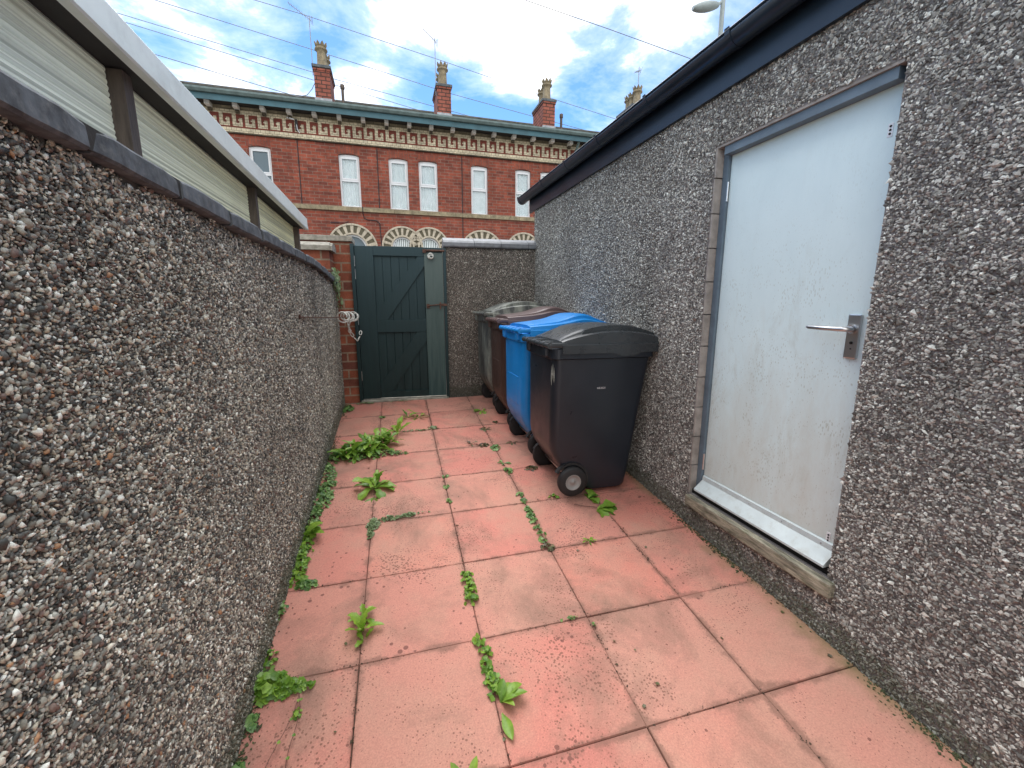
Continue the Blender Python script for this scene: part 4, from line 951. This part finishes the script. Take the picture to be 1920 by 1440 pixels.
for k in range(n+1):
    f = k/n; w = .10*math.sin(math.pi*min(.97,f*.9+.06))**.5+.01; cx_ = -.12-.62*f; cz_ = 7.50-.14*f+.30*0
    secs.append([(cx_, w*1.2*math.cos(a), cz_+w*.85*math.sin(a)) for a in np.linspace(0, 2*math.pi, 13)[:-1]])
loft(mb, secs); mb.tube([(0,0,7.60),(-.14,0,7.52)], .03, 8); mb.build('lamp_head', M['lamp_grey'], sl)

# ------------------------------------------------------------------ weeds
def tongue(mb, base, az, L, W, el, droop=1., lobes=0, mi=0, rg=random):
    """long leaf, folded on its midrib, arching over"""
    n = 8; p = Vector(base); d = Vector((math.cos(az), math.sin(az), 0)); side = Vector((-d.y, d.x, 0)); e = el; tw = rg.uniform(-.3,.3); rows = []
    for k in range(n+1):
        f = k/n; w = W*(math.sin(math.pi*min(1, f**1.25*.93+.05))**.8)*(.35+.65*min(1, f*2.2))
        if lobes: w *= 1+.38*math.sin(f*lobes*math.pi*2+az)
        if k == n: w = .0006
        up_ = Vector((0,0,1))*math.cos(e)-d*math.sin(e); s_ = (side*math.cos(tw)+up_*math.sin(tw))
        rows.append([p-s_*w+up_*w*.28, p-s_*w*.5+up_*w*.10, p.copy(), p+s_*w*.5+up_*w*.10, p+s_*w+up_*w*.28])
        e -= droop/n; p = p+(d*math.cos(e)+Vector((0,0,1))*math.sin(e))*L/n
    vs = sum(rows, []); mb.add(vs, [(k*5+i, k*5+i+1, k*5+i+6, k*5+i+5) for k in range(n) for i in range(4)], mi, True)
def rosette(mb, x, y, n, L, W, el=.7, lobes=0, mi=0, rg=random, az0=None, spread_=2*math.pi, droop=1.1, base=.0):
    for k in range(n):
        az = (az0 if az0 is not None else 0)+spread_*(k+rg.uniform(-.3,.3))/n
        l = 1.2*L*rg.uniform(.7, 1.1); tongue(mb, (x+rg.uniform(-.006,.006), y+rg.uniform(-.006,.006), fz(x, y)-.003+base), az, l, W*rg.uniform(.85,1.2)*l/L, el*rg.uniform(.5,1.3), droop*rg.uniform(.7,1.2), lobes, mi, rg)
def roundleaf(mb, c, r, nrm, rg, mi=0):
    nrm = Vector(nrm).normalized(); a = nrm.cross(Vector((rg.uniform(-1,1), rg.uniform(-1,1), .1))).normalized(); b = nrm.cross(a); c = Vector(c); n = 10
    vs = [c]
    for k in range(n):
        t = 2*math.pi*k/n; rr_ = r*(1+.14*math.cos(5*t)) *(1 if k else .55); vs.append(c+a*math.cos(t)*rr_+b*math.sin(t)*rr_+nrm*r*.22)
    mb.add(vs, [(0, 1+k, 1+(k+1)%n) for k in range(n)], mi, True)
def creeper(mb, x, y, n, rx, ry, h, r, rg, mi=0, ang=0, tx=0.):
    n = int(n*1.5)
    for k in range(n):
        a = rg.uniform(0, 2*math.pi); q = rg.random()**.6; dx, dy = rx*q*math.cos(a), ry*q*math.sin(a)
        px_, py_ = x+dx*math.cos(ang)-dy*math.sin(ang), y+dx*math.sin(ang)+dy*math.cos(ang)
        px_ = max(px_, XL(py_)+.008)
        z = fz(px_, py_)+.004+h*(1-q*q)*rg.uniform(.2,1)
        nr_v = (rg.uniform(-.6,.6)+dx/rx*.5+tx, rg.uniform(-.7,.4)+dy/ry*.4, 1)
        roundleaf(mb, (px_,py_,z), r*rg.uniform(.55,1.2), nr_v, rg, mi)
        if rg.random() < .5: mb.tube([(x+dx*.3, y+dy*.3, fz(x,y)+.001), (px_,py_,z-.001)], .0007, 3, 1)
def weed(name, label, cat, fnc, mats, seed, loc):
    rg = random.Random(seed); mb = MB(); fnc(mb, rg); mb.v = [(a-loc[0], b-loc[1], c-fz(*loc)) for a, b, c in mb.v]
    tag(mb.build(name, mats, loc=(loc[0], loc[1], fz(*loc))), label, cat, 'weeds growing in the paving joints')
LF, LM, CR, PL, DR, ST = M['leaf'], M['leaf_lime'], M['leaf_creeper'], M['leaf_pale'], M['leaf_dry'], M['stem']
def w(mb, rg):
    for x, y, n, L in ((-.47,3.60,10,.15),(-.42,3.64,9,.17),(-.36,3.67,11,.18),(-.30,3.72,12,.19),(-.24,3.70,9,.18),(-.22,3.80,11,.19),(-.14,3.80,10,.17),(-.26,3.60,8,.13),(-.17,3.70,8,.14)): rosette(mb, x, y, n, L, .019, 1.15, 3, 0, rg, droop=1.3)
    rosette(mb, -.05, 4.02, 6, .17, .020, 1.3, 3, 0, rg, droop=.9)
weed('dandelion_clump', 'biggest clump of upright toothed leaves, across the first slab joint near the gate', 'weed', w, [LF, ST], 1, (-.25,3.7))
def w(mb, rg): creeper(mb, -.54, 3.62, 60, .07, .12, .06, .013, rg); creeper(mb, -.12, 3.58, 60, .16, .04, .035, .011, rg); creeper(mb, -.35, 3.55, 50, .15, .05, .04, .012, rg)
weed('creeper', 'small leaved creeper spreading in front of the biggest dandelion clump', 'weed', w, [CR, ST], 2, (-.4,3.6))
def w(mb, rg): rosette(mb, -.215, 3.02, 11, .15, .024, .95, 2, 0, rg, droop=1.2); rosette(mb, -.20, 3.10, 5, .12, .02, 1.3, 2, 0, rg); rosette(mb, -.21, 2.90, 3, .10, .018, .25, 0, 0, rg, az0=-2.2, spread_=2)
weed('dandelion', 'single rosette of broad bright leaves on the left joint in front of the big clump', 'weed', w, [LF, ST], 3, (-.215,3.0))
def w(mb, rg):
    for y in np.linspace(2.65, 3.42, 15): creeper(mb, XL(y)+.05-abs(y-3.1)*.03+rg.uniform(-.02,.03), y, rg.randint(10,36), rg.uniform(.03,.075), .05, rg.uniform(.02,.07), rg.uniform(.009,.015), rg, tx=.3)
weed('wall_creeper', 'thick band of green creeper along the foot of the left wall', 'weed', w, [CR, ST], 4, (-.55,3.05))
def w(mb, rg):
    for y in (2.15,2.22,2.30,2.38,2.48,2.58): creeper(mb, XL(y)+.035, y, 22, .04, .05, .05, .014, rg, tx=.3)
    rosette(mb, -.585, 2.52, 5, .11, .026, 1.1, 0, 0, rg, az0=-.9, spread_=2.2)
weed('wall_creeper', 'creeper with a few large leaves at the left wall foot, below the thick band', 'weed', w, [LF, ST], 5, (-.57,2.35))
def w(mb, rg): creeper(mb, -.50, 2.10, 34, .05, .028, .02, .013, rg)
weed('creeper', 'flat tuft of creeper on a cross joint just right of the left wall', 'weed', w, [CR, ST], 6, (-.5,2.1))
def w(mb, rg):
    creeper(mb, -.20, 2.56, 50, .045, .06, .03, .011, rg); creeper(mb, -.10, 2.60, 40, .07, .018, .02, .010, rg); creeper(mb, .01, 2.61, 26, .05, .014, .02, .010, rg); creeper(mb, .10, 2.62, 7, .05, .006, .008, .006, rg); creeper(mb, -.215, 2.46, 26, .018, .05, .02, .009, rg)
weed('creeper', 'L shaped creeper where the left long joint meets a cross joint', 'weed', w, [PL, ST], 7, (-.12,2.58))
def w(mb, rg): rosette(mb, -.215, 1.75, 7, .085, .015, 1.2, 4, 0, rg, droop=.9); rosette(mb, -.215, 1.82, 7, .075, .015, 1.0, 4, 0, rg); rosette(mb, -.205, 1.70, 3, .05, .01, .9, 3, 0, rg)
weed('seedling', 'lime green toothed seedling on the left long joint', 'weed', w, [LM, ST], 8, (-.215,1.77))
def w(mb, rg):
    for y in (1.80,1.84,1.88,1.93,1.97): creeper(mb, .282+rg.uniform(-.01,.01), y, 14, .036, .03, .035, .0105, rg)
weed('creeper', 'dense oval tuft of small round leaves on the middle long joint', 'weed', w, [LF, ST], 9, (.28,1.88))
def w(mb, rg):
    for x, y, k in ((.275,1.56,10),(.285,1.50,14),(.28,1.44,16),(.29,1.38,18),(.295,1.33,16)): creeper(mb, x, y, k, .030, .030, .03, .011, rg)
    rosette(mb, .305, 1.29, 6, .085, .018, .9, 0, 0, rg, az0=-.9, spread_=2.6); rosette(mb, .300, 1.265, 1, .115, .017, .10, 0, 0, rg, az0=-1.5, spread_=.2, droop=.1)
weed('creeper', 'nearest chain of leaves on the middle long joint ending in one tongue shaped leaf', 'weed', w, [LF, ST], 10, (.29,1.4))
def w(mb, rg): tongue(mb, (.13,1.05,fz(.13,1.05)), 2.1, .085, .014, 1.0, .6, 0, 0, rg); tongue(mb, (.145,1.05,fz(.14,1.05)), 1.0, .085, .014, 1.0, .6, 0, 0, rg); rosette(mb, .135, 1.03, 4, .05, .012, .8, 0, 0, rg, az0=-2.6, spread_=2.4)
weed('seedling', 'pair of upright leaves at the very bottom edge of the picture', 'weed', w, [LF, ST], 11, (.135,1.05))
def w(mb, rg):
    creeper(mb, -.545, 1.56, 80, .07, .06, .05, .0165, rg); creeper(mb, -.47, 1.54, 60, .06, .035, .03, .0145, rg); creeper(mb, -.57, 1.68, 14, .03, .06, .03, .010, rg)
    for end in ((-.47,1.22),(-.40,1.24)):
        p0 = Vector((-.42,1.50,fz(-.42,1.5)+.012)); pts = [p0.lerp(Vector((end[0], end[1], fz(*end)+.006)), t)+Vector((.012*math.sin(t*5), 0, .012*math.sin(math.pi*t))) for t in np.linspace(0,1,9)]; mb.tube(pts, .0011, 4, 1)
        for q in pts[1::2]: roundleaf(mb, q+Vector((.004,0,.003)), .0065, (0,0,1), rg)
    creeper(mb, -.395, 1.53, 6, .02, .02, .02, .012, rg); creeper(mb, -.415, 1.43, 6, .015, .02, .012, .010, rg)
weed('creeper', 'lush tuft of round leaves at the near left wall with long trailing stems', 'weed', w, [LF, ST], 12, (-.5,1.55))
def w(mb, rg): creeper(mb, -.565, 1.43, 12, .025, .03, .02, .013, rg)
weed('creeper', 'little sprig at the left wall just below the lush tuft', 'weed', w, [CR, ST], 13, (-.565,1.43))
def w(mb, rg): creeper(mb, -.56, 1.25, 22, .03, .05, .03, .014, rg)
weed('creeper', 'sprig in the bottom left corner where wall and paving meet', 'weed', w, [CR, ST], 14, (-.56,1.25))
def w(mb, rg): creeper(mb, XL(1.93)+.012, 1.93, 16, .016, .09, .05, .010, rg)
weed('wall_creeper', 'thin strip of tiny leaves at the left wall above the lush tuft', 'weed', w, [CR, ST], 15, (-.58,1.93))
def w(mb, rg):
    for y, k in ((2.68,12),(2.60,6),(2.48,18),(2.42,18),(2.36,14),(2.28,8),(2.22,8),(2.16,8)): creeper(mb, .777, y, k, .026, .03, .025, .0105, rg)
weed('creeper', 'longest chain of small leaves on the right hand long joint in front of the bins', 'weed', w, [CR, ST], 16, (.777,2.4))
def w(mb, rg): creeper(mb, .775, 2.09, 22, .04, .03, .02, .010, rg)
weed('withered_weed', 'brown withered sprig at the near end of the longest leaf chain', 'weed', w, [DR, ST], 17, (.775,2.09))
def w(mb, rg): creeper(mb, .785, 3.05, 20, .035, .05, .02, .012, rg); rosette(mb, .785, 3.2, 4, .06, .010, .8, 0, 0, rg)
weed('creeper', 'small pale tuft on the right hand joint beside the blue bin', 'weed', w, [CR, ST], 18, (.785,3.1))
def w(mb, rg): creeper(mb, .79, 3.50, 26, .045, .06, .02, .013, rg)
weed('creeper', 'scruffy tuft on the right hand joint beside the blue bin\'s far wheel', 'weed', w, [CR, ST], 19, (.79,3.5))
def w(mb, rg): rosette(mb, .80, 3.98, 12, .11, .016, .35, 2, 0, rg); creeper(mb, .93, 4.12, 9, .04, .03, .01, .012, rg)
weed('withered_weed', 'flat half withered rosette beside the brown bin', 'weed', w, [DR, ST], 20, (.80,3.98))
def w(mb, rg): rosette(mb, .59, 3.64, 5, .07, .012, .8, 2, 0, rg); creeper(mb, .70, 3.58, 18, .06, .03, .015, .012, rg)
weed('withered_weed', 'small sprig with dark dead leaves on a cross joint between the long joints', 'weed', w, [DR, ST], 21, (.64,3.6))
def w(mb, rg): rosette(mb, .86, 4.50, 9, .12, .014, .45, 2, 0, rg)
weed('dandelion', 'low green rosette beside the wheel of the grey bin', 'weed', w, [LF, ST], 22, (.86,4.5))
def w(mb, rg): creeper(mb, .285, 2.72, 12, .02, .03, .015, .009, rg); creeper(mb, .29, 2.92, 12, .022, .03, .015, .009, rg); creeper(mb, .30, 3.08, 10, .022, .03, .012, .009, rg)
weed('creeper', 'three tiny tufts in line on the middle long joint', 'weed', w, [CR, ST], 23, (.29,2.9))
def w(mb, rg): rosette(mb, .06, 4.46, 6, .11, .012, .8, 2, 0, rg)
weed('dandelion', 'left one of two narrow leaved weeds on the slab in front of the gate', 'weed', w, [LF, ST], 24, (.06,4.46))
def w(mb, rg): rosette(mb, .17, 4.44, 6, .12, .013, 1.0, 2, 0, rg)
weed('dandelion', 'right one of two narrow leaved weeds on the slab in front of the gate', 'weed', w, [LF, ST], 44, (.17,4.44))
def w(mb, rg): creeper(mb, .29, 4.10, 16, .06, .05, .015, .013, rg); creeper(mb, .12, 4.07, 22, .12, .02, .012, .010, rg)
weed('creeper', 'thin line of pale leaves on the cross joint right of the big clump', 'weed', w, [PL, ST], 25, (.2,4.08))
def w(mb, rg): creeper(mb, -.20, 4.52, 8, .03, .03, .015, .013, rg)
weed('creeper', 'tiny sprig between the big clump and the gate', 'weed', w, [CR, ST], 26, (-.2,4.52))
def w(mb, rg): creeper(mb, -.57, 4.86, 46, .06, .10, .05, .016, rg)
weed('creeper', 'leafy tuft in the corner below the brick pier', 'weed', w, [CR, ST], 27, (-.57,4.86))
def w(mb, rg): creeper(mb, -.40, 5.03, 20, .10, .02, .02, .012, rg); creeper(mb, .0, 5.04, 12, .12, .015, .015, .010, rg)
weed('creeper', 'strip of moss and tiny leaves along the gate step', 'weed', w, [PL, ST], 28, (-.3,5.03))
def w(mb, rg): rosette(mb, 1.235, 2.53, 6, .09, .024, .7, 2, 0, rg, az0=-1.2, spread_=3.0); creeper(mb, 1.0, 2.60, 7, .03, .03, .02, .012, rg)
weed('dandelion', 'leafy weed tucked against the hub wheel of the charcoal bin', 'weed', w, [LF, ST], 29, (1.24,2.55))
def w(mb, rg):
    rosette(mb, 1.23, 2.39, 4, .125, .032, .5, 2, 0, rg, az0=-1.3, spread_=1.6); mb.tube([(1.10,2.47,fz(1.1,2.47)+.01),(1.16,2.43,fz(1.16,2.43)+.012),(1.235,2.40,fz(1.23,2.4)+.01)], .0025, 5, 1)
weed('dandelion', 'broad drooping leaf on a reddish stem in front of the charcoal bin', 'weed', w, [LF, ST], 30, (1.24,2.38))
def w(mb, rg): rosette(mb, 1.03, 2.09, 7, .045, .006, .8, 0, 0, rg)
weed('seedling', 'tiny star shaped seedling alone on a cross joint in front of the charcoal bin', 'weed', w, [LF, ST], 31, (1.03,2.09))
def w(mb, rg): creeper(mb, .70, 1.585, 9, .04, .008, .012, .007, rg); creeper(mb, .79, 1.52, 4, .01, .03, .01, .006, rg)
weed('creeper', 'tiny leaves at the joint crossing level with the door', 'weed', w, [CR, ST], 32, (.72,1.58))
def w(mb, rg): rosette(mb, .97, 3.60, 6, .07, .008, .4, 0, 0, rg)
weed('withered_weed', 'dark withered sprig between the blue bin and the joint', 'weed', w, [DR, ST], 33, (.97,3.6))
def w(mb, rg): creeper(mb, .98, 3.05, 20, .05, .04, .015, .012, rg)
weed('withered_weed', 'dry leaves under the far wheel of the charcoal bin', 'weed', w, [DR, ST], 34, (.98,3.05))
# grit, moss crumbs and dead leaf bits gathered in the joints and along the wall feet
def crumbs(name, m, n, seed, size, where):
    rg = np.random.default_rng(seed); P = []
    while len(P) < n:
        k = rg.random(); y = rg.uniform(.7, 5.05)**1.0
        if where == 'joint':
            if k < .55: x = rg.choice([-.215,.285,.785,1.285])+rg.normal(0,.006)
            else: x = rg.uniform(-.56,1.7); y = 1.08+.5*rg.integers(0,8)+rg.normal(0,.006)
        elif k < .5: x = XL(y)+abs(rg.normal(0,.022))+.004
        else: x = XR(y)-abs(rg.normal(0,.020))-.004
        if math.sin(y*5.3+x*7+seed)+rg.normal(0,.5) < .1: continue
        P.append((x, y, fz(x, y)))
    o = pebbles(name, np.array(P), np.array([1.,0,0]), np.array([0,1.,0]), np.array([0,0,1.]), size, .5, octa(), m, None, seed+1, False)
    tag(o, None, None, kind='stuff'); return o
tag(crumbs('grit', M['joint'], 1500, 51, .0032, 'joint'), 'dark grit gathered in the slab joints', 'grit')
tag(crumbs('moss', simple('moss', (.06,.07,.03), .95, var=.5, sc_=30), 2600, 55, .0050, 'wall'), 'green moss crumbs along the foot of both walls', 'moss')
rg = random.Random(77); mb = MB()
for k in range(90):
    y = rg.uniform(1.0, 5.0); x = rg.choice([-.215,.285,.785,1.285, XL(y)+.03, XR(y)-.04, XR(y)-.05, .9])+rg.gauss(0,.03); x = max(XL(y)+.01, min(XR(y)-.015, x))
    roundleaf(mb, (x, y, fz(x,y)+.003), rg.uniform(.003,.009), (rg.uniform(-.4,.4), rg.uniform(-.4,.4), 1), rg)
tag(mb.build('leaf_litter', DR), 'scattered brown dead leaf bits', 'leaf litter', kind='stuff')
# ivy over the far end of the left wall
rg = random.Random(41); mb = MB()
for k in range(150):
    y = rg.uniform(4.62, 5.12); t = (y-4.62)/.5; z = 1.93-.02*t-rg.random()*(.10+.30*t); x = XL(y)+rg.uniform(.01,.055)
    roundleaf(mb, (x,y,z), rg.uniform(.009,.018), (1, -.6+rg.uniform(-.5,.5), rg.uniform(-.2,.9)), rg)
for k in range(12):
    y = rg.uniform(4.7,5.1); mb.tube([(XL(y)+.01,y,1.92),(XL(y)+.04,y+.01,1.85),(XL(y)+.02,y+.02,1.62+rg.random()*.1)], .0015, 4, 1)
mb.v = [(a+.61, b-4.9, c-1.75) for a, b, c in mb.v]
tag(mb.build('ivy', [PL, ST], loc=(-.61,4.9,1.75)), 'pale ivy trailing over the far end of the left wall coping', 'ivy')
